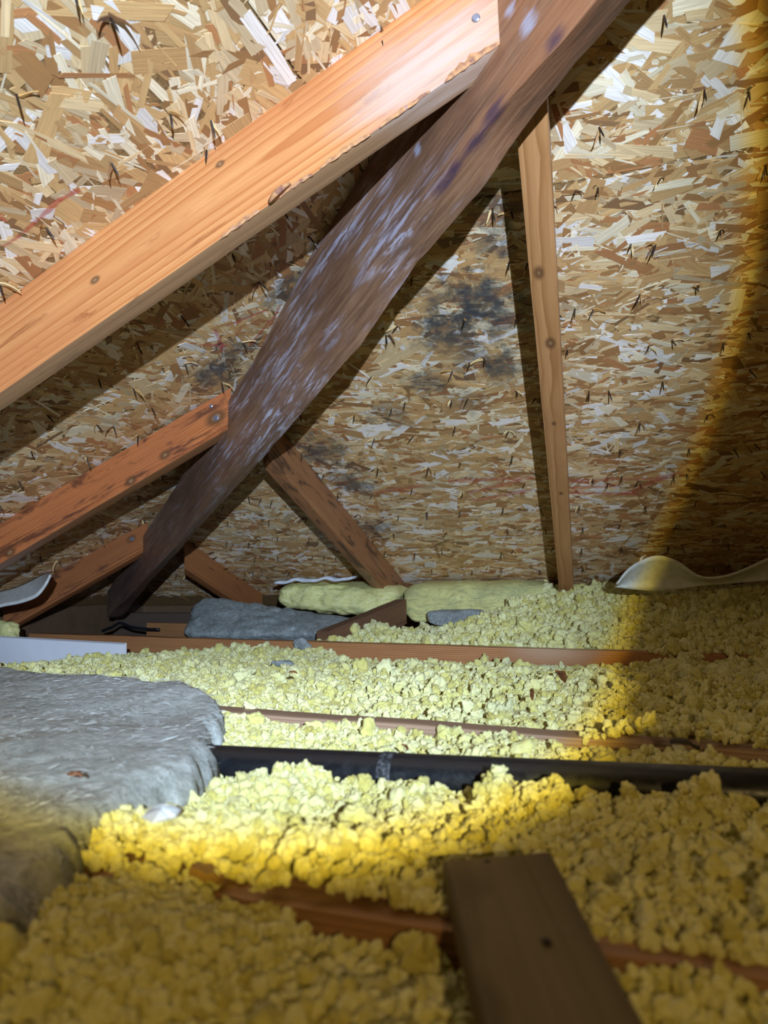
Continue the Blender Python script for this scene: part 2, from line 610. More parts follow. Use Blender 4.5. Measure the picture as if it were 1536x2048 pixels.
def nails(panel, org, u, v, nrm, rows, ulo, uhi, gap, keep):
    org, u, v = map(np.array, (org, u, v))
    for r in rows:
        x = ulo + random.uniform(0, gap)
        while x < uhi:
            p = org + u * x + v * (r + random.gauss(0, .012))
            x += random.choice((gap * .35, gap, gap * 1.1, gap * 1.5)) * random.uniform(.8, 1.2)
            if not keep(p): continue
            q = p + nrm * .001
            tilt = random.uniform(0, .5)
            o = link('nail', random.choice(NAILS), None, panel)
            o.matrix_basis = frame(q, nrm, random.uniform(0, 6.3), tilt)
            for _ in range(random.choice((0, 1, 1, 2))):
                s = link('splinter', random.choice(SPLS), None, panel)
                s.matrix_basis = frame(q + u * random.gauss(0, .003), nrm, random.uniform(0, 6.3), -random.uniform(0, .35)) @ Matrix.Scale(random.uniform(.6, 1.2), 4)


uR, uL = (1, 0, 0), (0, 1, 0)
okR = lambda p: zL(p[0]) > p[2] + .03
okL = lambda p: zR(p[1]) > p[2] + .03
rowsR = [.10 + .143 * i for i in range(13)]
nails(panR[0], orgR, uR, vR, nR, [r for r in rowsR if r < seamR - .02], -1.95, .42, .12, okR)
nails(panR[1], orgR, uR, vR, nR, [r for r in [.10 + .143 * i for i in range(12, 18)]], -.5, .42, .16, okR)
nails(panL[0], orgL, uL, vL, nL, [r for r in rowsR if r < seamL - .02], .45, 2.7, .13, okL)
nails(panL[1], orgL, uL, vL, nL, [.10 + .143 * i for i in range(13, 17)], .3, 1.3, .15, okL)

# ------------------------------------------------------------------ floor and low walls (setting)
k = NB('gypsum_board', .9)
m_gyp = k.out(k.ramp(k.noise(k.coord(), 30, 3), [(.3, srgb(150, 140, 120)), (.7, srgb(175, 165, 145))]))


def box(name, lo_, hi_, mat, parent=None, bev=0.):
    bm = bmesh.new()
    bmesh.ops.create_cube(bm, size=1)
    for w in bm.verts: w.co = Vector([(lo_[i] + hi_[i]) / 2 + w.co[i] * (hi_[i] - lo_[i]) for i in range(3)])
    if bev: bmesh.ops.bevel(bm, geom=bm.edges[:], offset=bev, segments=2, affect='EDGES')
    me = bpy.data.meshes.new(name); bm.to_mesh(me); bm.free()
    return link(name, me, mat, parent)


tag(box('floor', (-2.4, -1.1, -.013), (1.3, 3.2, 0), m_gyp), kind='structure')
m_rawboard = wood('plain_board', srgb(112, 88, 66), srgb(80, 60, 44), seed=3.)
tag(box('wall_far', (-2.4, 3.12, 0), (1.3, 3.2, zR(3.12) - .002), m_rawboard), kind='structure')
tag(box('wall_left', (-2.4, -1.1, 0), (-2.32, 3.12, zL(-2.32) - .002), m_rawboard), kind='structure')

# ------------------------------------------------------------------ rafters
P2 = lambda *q: np.array(q, float)
ORANGE = (srgb(226, 168, 104), srgb(178, 108, 56), srgb(196, 128, 70))


def rafter_left(Y, top, bot, xend_px, w, start_x, matf, label, fend=None, **kw):
    """top / bot: two pixels on the upper / lower edge of the near face; xend_px: upper cut as pixels (top, bottom)"""
    a, b = onY(*top[0], Y), onY(*top[1], Y)
    c, d = onY(*bot[0], Y), onY(*bot[1], Y)
    lt = lambda x: P2(x, Y, a[2] + (b[2] - a[2]) * (x - a[0]) / (b[0] - a[0]))
    lb = lambda x: P2(x, Y, c[2] + (d[2] - c[2]) * (x - c[0]) / (d[0] - c[0]))
    xt = onY(*xend_px[0], Y)[0]; xb = onY(*xend_px[1], Y)[0]
    back = P2(0, w, 0)
    skew = P2(-w * .8, w, 0)
    s0 = [lt(start_x), lb(start_x), lb(start_x) + back, lt(start_x) + back]
    s1 = [lt(xt), lb(xb), lb(xb) + back, lt(xt) + back]
    dz = skew[0]
    s1[2] = lb(xb + dz) + back; s1[3] = lt(xt + dz) + back
    return timber('jack_rafter', [s0, s1], matf, label, 'rafter', **kw)


def l1_extra(Minv):
    pk = [Minv @ Vector(onY(*q, .978)) for q in ((955, 60), (880, 120), (800, 165))]
    def ex(k, O, c):
        n = k.noise(k.map(O, (3, 30, 30)), 2, 4, .6)
        for p in pk:
            d = k.vm('LENGTH', k.map(k.vm('SUBTRACT', O, tuple(p)).outputs[0], (.6, 1, 1))).outputs['Value']
            d = k.math('ADD', d, k.math('MULTIPLY', k.math('SUBTRACT', n, .5), .1))
            c = k.mix(k.step(d, 0, .085, .65, 0), c, srgb(196, 172, 158))
        return c
    return ex


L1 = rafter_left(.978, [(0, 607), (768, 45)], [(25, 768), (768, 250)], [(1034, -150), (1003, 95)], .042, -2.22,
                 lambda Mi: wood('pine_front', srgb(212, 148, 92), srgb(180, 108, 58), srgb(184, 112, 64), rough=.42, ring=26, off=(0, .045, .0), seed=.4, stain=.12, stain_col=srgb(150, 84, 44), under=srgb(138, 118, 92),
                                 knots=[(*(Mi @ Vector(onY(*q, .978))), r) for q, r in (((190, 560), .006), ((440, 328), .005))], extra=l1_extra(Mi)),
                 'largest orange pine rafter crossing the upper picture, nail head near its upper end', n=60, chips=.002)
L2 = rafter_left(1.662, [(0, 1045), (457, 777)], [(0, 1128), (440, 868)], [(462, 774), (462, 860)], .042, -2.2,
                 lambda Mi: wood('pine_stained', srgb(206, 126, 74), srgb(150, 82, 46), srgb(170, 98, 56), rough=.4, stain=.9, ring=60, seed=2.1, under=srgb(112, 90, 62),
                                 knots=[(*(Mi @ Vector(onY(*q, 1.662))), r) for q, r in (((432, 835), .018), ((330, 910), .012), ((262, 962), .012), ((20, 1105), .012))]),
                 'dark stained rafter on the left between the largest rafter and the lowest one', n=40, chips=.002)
L3 = rafter_left(2.207, [(100, 1150), (292, 1045)], [(30, 1250), (285, 1105)], [(296, 1043), (296, 1100)], .042, -2.26,
                 lambda Mi: wood('pine_far', srgb(176, 112, 66), srgb(122, 70, 40), srgb(140, 84, 48), rough=.5, stain=.35, ring=60, seed=4.7,
                                 knots=[(*(Mi @ Vector(onY(262, 1078, 2.207))), .012)]),
                 'lowest and farthest left rafter, meeting the old dark timber near its foot', n=30)


def rafter_far(top, bot_dx, drop, ya, yb, matf, label, **kw):
    """top: (slope, icpt) of x along y for its right upper edge"""
    def st(y):
        x = top[0] * y + top[1]
        z = zR(y) - .0035
        return [P2(x - bot_dx, y, z - drop), P2(x, y, z - drop), P2(x, y, z), P2(x - bot_dx, y, z)]
    a, b = st(ya), st(yb)
    if 'bev' in kw:                   # upper end cut to lie along the hip
        e = kw.pop('bev')
        a[0][1] += e; a[3][1] += e
        for i in (0, 3):
            a[i][0] = top[0] * a[i][1] + top[1] - bot_dx
            a[i][2] = zR(a[i][1]) - .0035 - (drop if i == 0 else 0)
    return timber('jack_rafter', [a, b], matf, label, 'rafter', **kw)


R1 = rafter_far((-.076, -.020), .050, .14, 1.075, 3.02,
                lambda Mi: wood('pine_straight', srgb(196, 142, 92), srgb(158, 106, 62), srgb(170, 118, 72), rough=.42, ring=70, off=(0, .02, .2), seed=7.3,
                                knots=[(*(Mi @ Vector(onR(*q, .14))), r) for q, r in (((1101, 684), .010), ((1078, 543), .010), ((1108, 845), .006), ((1122, 985), .006))]),
                'nearly upright pine rafter on the far slope right of the dark timber', n=50, bev=.04)
R2 = rafter_far((.074, -1.123), .042, .125, 1.88, 3.1,
                lambda Mi: wood('pine_mottled', srgb(176, 122, 80), srgb(128, 82, 50), srgb(146, 98, 62), rough=.45, stain=.75, stain_col=(.05, .028, .018), ring=60, seed=9.9),
                'slanting mottled rafter on the far slope, second from the corner, footing beside yellow batts', n=40, bev=.04)
R3 = rafter_far((.18, -2.14), .042, .115, 2.52, 3.0,
                lambda Mi: wood('pine_short', srgb(170, 112, 66), srgb(120, 72, 40), srgb(140, 86, 50), rough=.45, stain=.3, ring=60, seed=12.),  # brown ringed pine with scattered stains
                'short rafter nearest the roof corner with nail tips out of its side', n=24, bev=.05)

# hip: old dark timber, built through measured stations
B = onY(225, 1228, 2.62)
A2, B2 = np.array((-.16, 1.02)), B[:2]
hd = (B2 - A2) / np.linalg.norm(B2 - A2)
hn = np.array((-hd[1], hd[0], 0)); hn = hn if hn[0] > 0 else -hn
hc = hn[:2] @ A2
HW = .06
hipn = lambda q, off: on(*q, hn, hc + off)
rid = [(1240, -60), (1118, 90), (1003, 215), (878, 370), (768, 500), (625, 675), (505, 880), (352, 1092), (262, 1190), (214, 1234)]
rgt = [(1345, -100), (1192, 80), (1080, 217), (960, 385), (835, 525), (722, 690), (575, 862), (402, 1052), (300, 1165), (246, 1232)]
depth = [.25, .25, .25, .245, .24, .225, .205, .20, .165, .12]
st = []
for q, r, d in zip(rid, rgt, depth):
    a = hipn(q, -HW / 2); b = hipn(r, HW / 2)
    tl = a.copy(); tl[2] = min(zL(a[0]), zR(a[1]), a[2] + d) - .012
    tr = b.copy(); tr[2] = min(zL(b[0]), zR(b[1]), b[2] + d) - .012
    st.append([a, b, tr, tl])
up_ = np.array(st[0]).mean(0) - np.array(st[4]).mean(0)      # runs on up the corner, past the frame
st.insert(0, [p + up_ * 1.1 for p in st[0]])
st[0][2][2] = min(zL(st[0][2][0]), zR(st[0][2][1])) - .012
st[0][3][2] = min(zL(st[0][3][0]), zR(st[0][3][1])) - .012


def hip_mat(Mi):
    k = NB('weathered_timber', .42, .5)
    O = k.coord('Object')
    fib = k.noise(k.map(O, (7, 160, 160)), 1, 4, .65)
    blot = k.noise(k.map(O, (3, 12, 12)), 1.4, 4, .6)
    c = k.ramp(k.math('ADD', k.math('MULTIPLY', fib, .5), k.math('MULTIPLY', blot, .5)), [(.3, srgb(74, 50, 38)), (.5, srgb(120, 86, 64)), (.66, srgb(150, 114, 86)), (.8, srgb(104, 74, 56))])
    gx = k.n('ShaderNodeSeparateXYZ'); k.put(gx.inputs[0], O)
    x = k.math('SUBTRACT', gx.outputs[0], float(np.linalg.norm(up_) * 1.1))
    L = (np.array(st[-1]).mean(0) - np.array(st[0]).mean(0)); L = np.linalg.norm(L)
    # pale crust on the middle of the left face
    str_ = k.noise(k.map(O, (9, 70, 70), (3, 1, 2)), 1, 5, .7, .4)
    zone = k.math('MULTIPLY', k.step(x, .30, .62), k.step(x, 1.25, 1.75, 1, .25))
    zone = k.math('MULTIPLY', zone, k.step(k.noise(k.map(O, (4, 14, 14), (5, 5, 5)), 1.1, 3), .40, .60))
    c = k.mix(k.math('MULTIPLY', zone, k.step(str_, .48, .62, .05, .9)), c, srgb(184, 180, 196))
    c = k.mix(k.math('MULTIPLY', k.step(x, 1.0, 2.2, 0, .5), .8), c, srgb(74, 64, 66))
    # reddish flush near the top, violet spots along the lower arris
    red = k.math('MULTIPLY', k.step(x, .55, .05), k.step(blot, .42, .62))
    c = k.mix(k.math('MULTIPLY', red, .45), c, srgb(160, 96, 58))
    for q, r in (((945, 295), .024), ((985, 225), .02), ((880, 375), .022), ((850, 430), .018), ((905, 340), .016), ((775, 520), .016), ((1110, 78), .016), ((800, 480), .014)):
        p = Mi @ Vector(hipn(q, -HW / 2))
        d = k.vm('LENGTH', k.map(k.vm('SUBTRACT', O, tuple(p)).outputs[0], (.55, 1, 1))).outputs['Value']
        d = k.math('ADD', d, k.math('MULTIPLY', k.math('SUBTRACT', str_, .5), r * 1.6))
        c = k.mix(k.step(d, r * .2, r, .85, 0), c, srgb(64, 46, 66))
    for q, r in (((1055, 45), .022), ((835, 300), .013), ((1020, 20), .015)):
        p = Mi @ Vector(hipn(q, -HW / 2))
        d = k.vm('LENGTH', k.vm('SUBTRACT', O, tuple(p)).outputs[0]).outputs['Value']
        d = k.math('ADD', d, k.math('MULTIPLY', k.math('SUBTRACT', str_, .5), r * 2.6))
        c = k.mix(k.step(d, r * .1, r, .7, 0), c, srgb(168, 170, 190))
    k.bump(k.math('ADD', fib, k.math('MULTIPLY', str_, .6)), .55, .003)
    return k.out(c, k.step(str_, .4, .62, .5, .3))


hip = timber('hip_rafter', st, hip_mat, 'old dark weathered timber running diagonally up under the corner of the two slopes', 'rafter', n=90, r=.005, amp=.0016, chips=.005, seed=3.)

# nails and bark on the rafters
m_zinc = NB('zinc_nail', .32); m_zinc.b.inputs['Metallic'].default_value = .7; m_zinc = m_zinc.out(srgb(150, 152, 168))


def nail_head(parent, P, nrm, r=.006):
    v, f = [], []
    for z, q in ((-.001, 1), (.0012, 1), (.002, .75)):
        for i in range(10):
            a = i * math.pi / 5
            v.append((r * q * math.cos(a), r * q * math.sin(a), z))
    for s in range(2):
        for i in range(10): f.append((s * 10 + i, s * 10 + (i + 1) % 10, s * 10 + 10 + (i + 1) % 10, s * 10 + 10 + i))
    f.append(tuple(range(20, 30)))
    o = link('nail_head', mesh('nail_head', v, f, False), m_zinc, parent)
    o.matrix_parent_inverse = parent.matrix_world.inverted()
    o.matrix_basis = frame(P, nrm, 0)
    return o


FY = (0, -1, 0)
nail_head(L1, onY(952, 36, .977), FY, .006)['label'] = 'round zinc nail head'
nail_head(L2, onY(432, 836, 1.661), FY, .008)
nail_head(L2, onY(422, 812, 1.661), FY, .005)
nail_head(L3, onY(264, 1078, 2.206), FY, .008)
m_bark = NB('bark', .8)
m_bark = m_bark.out(m_bark.ramp(m_bark.noise(m_bark.coord(), 90, 3), [(.3, srgb(128, 84, 70)), (.6, srgb(196, 142, 92)), (.8, srgb(150, 120, 130))]))


def bark(parent, pts, w=.006):
    """ragged strip of bark along an arris"""
    v, f = [], []
    n = len(pts)
    for i, p in enumerate(pts):
        t = i / (n - 1)
        s = w * (math.sin(math.pi * t) ** .5 + .1) * (1 + .35 * random.uniform(-1, 1))
        p = np.array(p)
        v += [p + (0, -.0006, s), p + (0, -.0016, s * .3), p + (0, -.0004, -.0022), p + (0, .004, s * .2)]
    for i in range(n - 1):
        for c in range(4): f.append((i * 4 + c, i * 4 + (c + 1) % 4, i * 4 + 4 + (c + 1) % 4, i * 4 + 4 + c))
    f += [(3, 2, 1, 0), tuple((n - 1) * 4 + c for c in range(4))]
    return world_child('bark_strip', mesh('bark_strip', v, f, False), m_bark, parent)


def edge(x0_, x1_, n=10):
    a, b = np.array((25, 768.)), np.array((768, 250.))
    out = []
    for i in range(n):
        x = x0_ + (x1_ - x0_) * i / (n - 1)
        y = 768 + (250 - 768) * (x - 25) / (768 - 25) - random.uniform(0, 4)
        out.append(onY(x, y, .9775))
    return out


for a, b, w in ((440, 520, .006), (560, 625, .005), (640, 740, .006), (760, 860, .005), (890, 1000, .010)):
    bark(L1, edge(a, b, 12), w)
v, f = [], []                                        # the curled flap hanging at the edge
p0 = onY(540, 408, .976)
for i in range(8):
    t = i / 7
    q = p0 + P2(.036 * t, -.004 - .010 * math.sin(t * 3.1), .024 * t - .004 * math.sin(t * 3.1))
    for d, e in ((-.005, 0), (.004, -.003), (.004, .0), (-.005, .0025)):
        v.append(q + P2(0, e, d * math.sin(.3 + t * 2.6)))
for i in range(7):
    for c in range(4): f.append((i * 4 + c, i * 4 + (c + 1) % 4, i * 4 + 4 + (c + 1) % 4, i * 4 + 4 + c))
f += [(3, 2, 1, 0), (28, 29, 30, 31)]
world_child('bark_strip', mesh('bark_strip', v, f), m_bark, L1, 'curled flap of bark on the lower edge')
for q in ((418, 1108), (425, 1118), (447, 1140), (452, 1150), (470, 1160)):       # tips through the short rafter
    P = onR(*q, .02)
    o = link('nail', NAILS[2], None, R3)
    o.matrix_parent_inverse = R3.matrix_world.inverted()
    o.matrix_basis = frame(P, (.9, -.35, .25), 0, random.uniform(-.2, .2))

# ------------------------------------------------------------------ joists and boards on the floor
JT = .14


def joist(name, a, b, w, mat, label, cat='joist', h=.138, top=JT, **kw):
    """a, b: front top corners (x, y); w runs away from the camera"""
    d = np.array((b[0] - a[0], b[1] - a[1])); d /= np.linalg.norm(d)
    nn = P2(-d[1], d[0], 0) * w
    if nn[1] < 0 and abs(d[0]) > abs(d[1]): nn = -nn
    q = []
    for p in (a, b):
        t = P2(p[0], p[1], top if len(p) < 3 else p[2]); bt = t - P2(0, 0, h)
        bt[2] = max(bt[2], .0005)
        q.append([t, bt, bt + nn, t + nn])
    return timber(name, q, mat, label, cat, **kw)


j_far = joist('ceiling_joist', (-2.3, 2.375, .142), (.95, 1.87, .142), .045,
              lambda Mi: wood('joist_far', srgb(196, 140, 90), srgb(140, 88, 52), srgb(160, 104, 64), rough=.5, ring=60, seed=1.3,
                              knots=[(*(Mi @ Vector(onZ(*q, .115))), r) for q, r in (((690, 1298), .012), ((780, 1318), .012))],
                              extra=lambda k, O, c: k.mix(k.step(k.vm('LENGTH', k.map(k.vm('SUBTRACT', O, tuple(Mi @ Vector(onZ(1110, 1300, .135)))).outputs[0], (.3, 1, 1))).outputs['Value'], .03, .07, .75, 0), c, srgb(226, 206, 178))),
              'farthest long joist crossing behind the yellow fill, its brown front face showing', n=70)
j_mid = joist('ceiling_joist', (-1.1, 1.045, .1415), (.8, .84, .1415), .04,
              wood('joist_mid', srgb(176, 146, 122), srgb(136, 106, 84), srgb(150, 120, 98), rough=.5, ring=70, seed=5.3),
              'middle joist, a thin strip just behind the black pipe', n=60)
j_near = joist('ceiling_joist', (-.75, .43, .141), (.7, .39, .141), .045,
               wood('joist_near', srgb(170, 128, 92), srgb(130, 92, 62), srgb(144, 104, 72), rough=.5, ring=60, seed=8.),
               'nearest joist peeping through yellow fill and passing under the foreground plank', n=50)
stub = joist('ceiling_joist', (-.955, 2.23, .170), (-.815, 2.63, .262), .05,
             wood('joist_stub', srgb(128, 92, 66), srgb(90, 60, 42), rough=.6, seed=10.), 'short dark stub joist below the foot of the slanting mottled rafter', n=14, h=.09)
plate = joist('wall_plate', (-2.28, 2.86, .20), (-1.42, 2.86, .20), .07,
              wood('plate_dark', srgb(96, 78, 66), srgb(64, 50, 42), rough=.65, seed=14.), 'dark board at the eave in the corner behind the old dark timber', 'board', h=.198, n=20)
blk = joist('blocking_board', (-1.93, 2.62, .172), (-1.53, 2.60, .168), .04,
            wood('block_light', srgb(176, 124, 78), srgb(130, 86, 50), rough=.55, seed=15.), 'light brown block behind the farthest joist with a black cable before it', 'board', h=.165, n=12)

# foreground plank
ztop = .163
pc = [onZ(885, 1722, ztop), onZ(1100, 1704, ztop + .002), onZ(1385, 2230, ztop - .004), onZ(1010, 2190, ztop - .006)]
th = P2(0, 0, -.019)
m_plank = wood('plank_weathered', srgb(122, 110, 84), srgb(94, 82, 60), srgb(106, 94, 70), rough=.75, ring=50, off=(0, .01, .3), seed=20., spec=.25,
               extra=lambda k, O, c: k.mix(k.step(k.noise(k.map(O, (30, 9, 9), (1, 7, 3)), 1.2, 4, .6), .56, .70, 0, .6), c, srgb(56, 40, 26)))
plank = timber('plank', [[pc[0], pc[0] + th, pc[1] + th, pc[1]], [pc[3], pc[3] + th, pc[2] + th, pc[2]]], m_plank, 'weathered brown plank lying loose on the fill in the foreground', 'plank', n=40, r=.003, amp=.0006)
m_hole = NB('dark_nail_hole', .7).out(srgb(30, 22, 16))
for q in ((975, 1722), (1053, 1732), (1093, 1880)):
    w_ = onZ(*q, ztop + .0008)
    v = [w_ + P2(.0022 * math.cos(a), .0022 * math.sin(a), z) for z in (0, -.0015) for a in [i * math.pi / 4 for i in range(8)]]
    f = [tuple(range(8))] + [(i, (i + 1) % 8, 8 + (i + 1) % 8, 8 + i) for i in range(8)]
    world_child('nail_stub', mesh('nail_stub', v, f, False), m_hole, plank)

# ------------------------------------------------------------------ black pipe
def tube(pts, rad, seg=28, cap=True, squash=None):
    v, f = [], []
    n = len(pts)
    for i, p in enumerate(pts):
        d = np.array(pts[min(i + 1, n - 1)]) - np.array(pts[max(i - 1, 0)])
        d = d / np.linalg.norm(d)
        a = np.cross(d, (0, 0, 1.)); a /= np.linalg.norm(a)
        b = np.cross(a, d)
        r = rad[i] if hasattr(rad, '__len__') else rad
        for j in range(seg):
            t = 2 * math.pi * j / seg
            v.append(np.array(p) + r * (math.cos(t) * a + math.sin(t) * b))
    for i in range(n - 1):
        for j in range(seg):
            f.append((i * seg + j, i * seg + (j + 1) % seg, (i + 1) * seg + (j + 1) % seg, (i + 1) * seg + j))
    if cap: f += [tuple(range(seg - 1, -1, -1)), tuple((n - 1) * seg + j for j in range(seg))]
    return v, f


PR = .0215
pa, pb = onY(386, 1489, .72), onY(1536, 1537, .73)
pdir = (pb - pa) / np.linalg.norm(pb - pa)
pa = pa - P2(0, 0, PR); pb = pb - P2(0, 0, PR)
pipe_e = pb + pdir * .55
k = NB('black_plastic', .34, .5)
sc = k.noise(k.map(k.coord(), (40, 40, 40)), 2, 4, .7)
m_pipe = k.out(k.mix(k.step(sc, .6, .8, 0, .25), (.008, .009, .012), (.06, .065, .075)), k.step(sc, .35, .7, .28, .48))
pipe = tag(empty('pipe', tuple(pa)), 'black plastic pipe lying along the fill in front of the grey batt', 'pipe')
v, f = tube([pa - pdir * .015, pa, pa + pdir * .4, pa + pdir * .8, pipe_e], [PR * .98, PR, PR, PR, PR], 36)
world_child('pipe_body', mesh('pipe_body', v, f), m_pipe, pipe)
autosmooth(bpy.data.meshes['pipe_body'], 50)
k = NB('dried_cement', .7)
m_cem = k.out(k.ramp(k.noise(k.coord(), 300, 4), [(.45, (.009, .010, .013)), (.72, (.11, .115, .13))]))
pj = onY(775, 1530, .72); tj = (pj - pa) @ pdir
v, f = tube([pa + pdir * (tj - .007), pa + pdir * (tj - .006), pa + pdir * (tj + .006), pa + pdir * (tj + .007)], [PR, PR + .0007, PR + .0007, PR], 36, False)
world_child('joint_smear', mesh('joint_smear', v, f), m_cem, pipe, 'dull grey smear round the pipe')
# ragged tape at the left end
v, f = [], []
for j in range(25):
    t = 2 * math.pi * j / 24
    a = np.cross(pdir, (0, 0, 1.)); b = np.cross(a, pdir)
    o_ = (PR + .0012) * (math.cos(t) * a + math.sin(t) * b)
    rag = .014 + .010 * random.random()
    v += [pa + o_ + pdir * .02, pa + o_ - pdir * .004, pa + o_ * (1.05 + .15 * random.random()) - pdir * rag]
for j in range(24):
    for c in range(2): f.append((j * 3 + c, j * 3 + c + 1, j * 3 + 4 + c, j * 3 + 3 + c))
o = world_child('tape_wrap', mesh('tape_wrap', v, f), m_pipe, pipe, 'ragged black tape at the pipe end')
md = o.modifiers.new('t', 'SOLIDIFY'); md.thickness = .0012

# ------------------------------------------------------------------ loose fill
def fill_mat(name, base, pale, deep, base_surface=False):
    k = NB(name, .85, .25)
    G = k.n('ShaderNodeNewGeometry').outputs['Position']
    rnd = k.n('ShaderNodeObjectInfo').outputs['Random']
    n1 = k.noise(G, 60, 4, .65)
    n2 = k.noise(G, 7, 3, .6)
    r = k.math('ADD', k.math('MULTIPLY', rnd, .5), k.math('MULTIPLY', n1, .5)) if not base_surface else n1
    c = k.ramp(r, [(.12, deep), (.38, base), (.62, pale), (.85, base)])
    c = k.mix(k.step(n2, .55, .72, 0, .45), c, srgb(190, 190, 158))
    if base_surface: c = k.mix(.35, c, deep)
    fine = k.noise(G, 420, 4, .7)
    k.bump(fine, .6, .0015)
    k.b.inputs['Sheen Weight'].default_value = .15
    return k.out(c)


YB_, YP_, YD_ = srgb(214, 206, 124), srgb(230, 226, 170), srgb(178, 162, 76)
m_fill = fill_mat('yellow_fill', YB_, YP_, YD_)
m_fillb = fill_mat('yellow_fill_bed', YB_, YB_, YD_, True)

clumps = bpy.data.collections.new('fill_clump_shapes')       # source shapes only, never linked to the scene
for i in range(12):
    bm = bmesh.new()
    bmesh.ops.create_icosphere(bm, subdivisions=4, radius=1)
    P = np.array([w.co for w in bm.verts])
    s = 31.7 * i
    d = 1 + .34 * vnoise(P * 1.25 + s) + .26 * vnoise(P * 2.6 + s) + .15 * vnoise(P * 5.5 + s) + .07 * vnoise(P * 12 + s)
    P = P * d[:, None] * np.array((1, RNG.uniform(.65, .95), RNG.uniform(.5, .85)))
    for w, p in zip(bm.verts, P): w.co = p
    me = bpy.data.meshes.new('fill_clump'); bm.to_mesh(me); bm.free()
    me.polygons.foreach_set('use_smooth', [True] * len(me.polygons))
    me.materials.append(m_fill)
    clumps.objects.link(bpy.data.objects.new('fill_clump', me))

ng = bpy.data.node_groups.new('scatter_clumps', 'GeometryNodeTree')
ng.interface.new_socket('Geometry', in_out='INPUT', socket_type='NodeSocketGeometry')
ng.interface.new_socket('Geometry', in_out='OUTPUT', socket_type='NodeSocketGeometry')
gi, go = ng.nodes.new('NodeGroupInput'), ng.nodes.new('NodeGroupOutput')
ip = ng.nodes.new('GeometryNodeInstanceOnPoints')
ci = ng.nodes.new('GeometryNodeCollectionInfo')
ci.inputs['Collection'].default_value = clumps
ci.inputs['Separate Children'].default_value = True
ci.inputs['Reset Children'].default_value = True
na = ng.nodes.new('GeometryNodeInputNamedAttribute'); na.data_type = 'FLOAT'; na.inputs['Name'].default_value = 'clump_size'
cmp_ = ng.nodes.new('FunctionNodeCompare'); cmp_.data_type = 'FLOAT'; cmp_.operation = 'GREATER_THAN'
ng.links.new(na.outputs[0], cmp_.inputs[0]); cmp_.inputs[1].default_value = 0.0
rv = ng.nodes.new('FunctionNodeRandomValue'); rv.data_type = 'FLOAT_VECTOR'
rv.inputs[0].default_value = (0, 0, 0); rv.inputs[1].default_value = (6.28, 6.28, 6.28)
jn = ng.nodes.new('GeometryNodeJoinGeometry')
ng.links.new(gi.outputs[0], ip.inputs['Points'])
ng.links.new(cmp_.outputs[0], ip.inputs['Selection'])
ng.links.new(ci.outputs[0], ip.inputs['Instance'])
ip.inputs['Pick Instance'].default_value = True
ng.links.new(rv.outputs[0], ip.inputs['Rotation'])
ng.links.new(na.outputs[0], ip.inputs['Scale'])
ng.links.new(gi.outputs[0], jn.inputs[0])
ng.links.new(ip.outputs[0], jn.inputs[0])
ng.links.new(jn.outputs[0], go.inputs[0])


def inside(x, y, poly):
    x, y = np.asarray(x), np.asarray(y)
    r = np.zeros(x.shape, bool)
    n = len(poly)
    for i in range(n):
        (xa, ya), (xb, yb) = poly[i], poly[(i + 1) % n]
        c = ((ya > y) != (yb > y)) & (x < (xb - xa) * (y - ya) / (yb - ya + 1e-12) + xa)
        r ^= c
    return r


def bump2(x, y, cx, cy, rx, ry, h):
    return h * np.exp(-((x - cx) / rx) ** 2 - ((y - cy) / ry) ** 2)


def fill(name, label, hf, box_, keep, n, size, res=.012, amp=.012, bed=None):
    """heap of loose fill: lumpy bed with thousands of clumps on it; hf(x, y) is its top"""
    x0_, x1_, y0_, y1_ = box_
    nx, ny = int((x1_ - x0_) / res) + 1, int((y1_ - y0_) / res) + 1
    gx, gy = np.meshgrid(np.linspace(x0_, x1_, nx), np.linspace(y0_, y1_, ny))
    z = hf(gx, gy)
    q = np.stack([gx, gy, gx * 0], -1)
    rough = lambda q: amp * fbm(q * 16, 3) + amp * .5 * vnoise(q * 60)
    ok = keep(gx, gy)
    if bed: ok = ok & bed(gx, gy)          # no bed on top of a joist, only loose clumps
    z = np.where(ok, z - .006 + rough(q), .004)
    V = np.stack([gx, gy, np.maximum(z, .003)], -1).reshape(-1, 3)
    idx = np.arange(nx * ny).reshape(ny, nx)
    Fc = np.stack([idx[:-1, :-1], idx[:-1, 1:], idx[1:, 1:], idx[1:, :-1]], -1).reshape(-1, 4)
    px_, py_ = RNG.uniform(x0_, x1_, n * 3), RNG.uniform(y0_, y1_, n * 3)
    m = keep(px_, py_)
    px_, py_ = px_[m][:n], py_[m][:n]
    pz = hf(px_, py_) - .006 + rough(np.stack([px_, py_, px_ * 0], -1))
    sz = size(px_, py_) * RNG.lognormal(0, .36, len(px_))
    pz = pz + sz * RNG.uniform(-.15, .75, len(px_))
    P = np.stack([px_, py_, pz], -1)
    me = bpy.data.meshes.new(name)
    allv = np.concatenate([V, P])
    me.vertices.add(len(allv)); me.vertices.foreach_set('co', allv.ravel())
    me.loops.add(Fc.size); me.loops.foreach_set('vertex_index', Fc.ravel().astype(np.int32))
    me.polygons.add(len(Fc)); me.polygons.foreach_set('loop_start', np.arange(0, Fc.size, 4, dtype=np.int32))
    me.update(calc_edges=True)
    me.polygons.foreach_set('use_smooth', [True] * len(me.polygons))
    at = me.attributes.new('clump_size', 'FLOAT', 'POINT')
    at.data.foreach_set('value', np.concatenate([np.zeros(len(V)), sz]))
    o = link(name, me, m_fillb)
    md = o.modifiers.new('clumps', 'NODES'); md.node_group = ng
    return tag(o, label, 'insulation', kind='stuff')


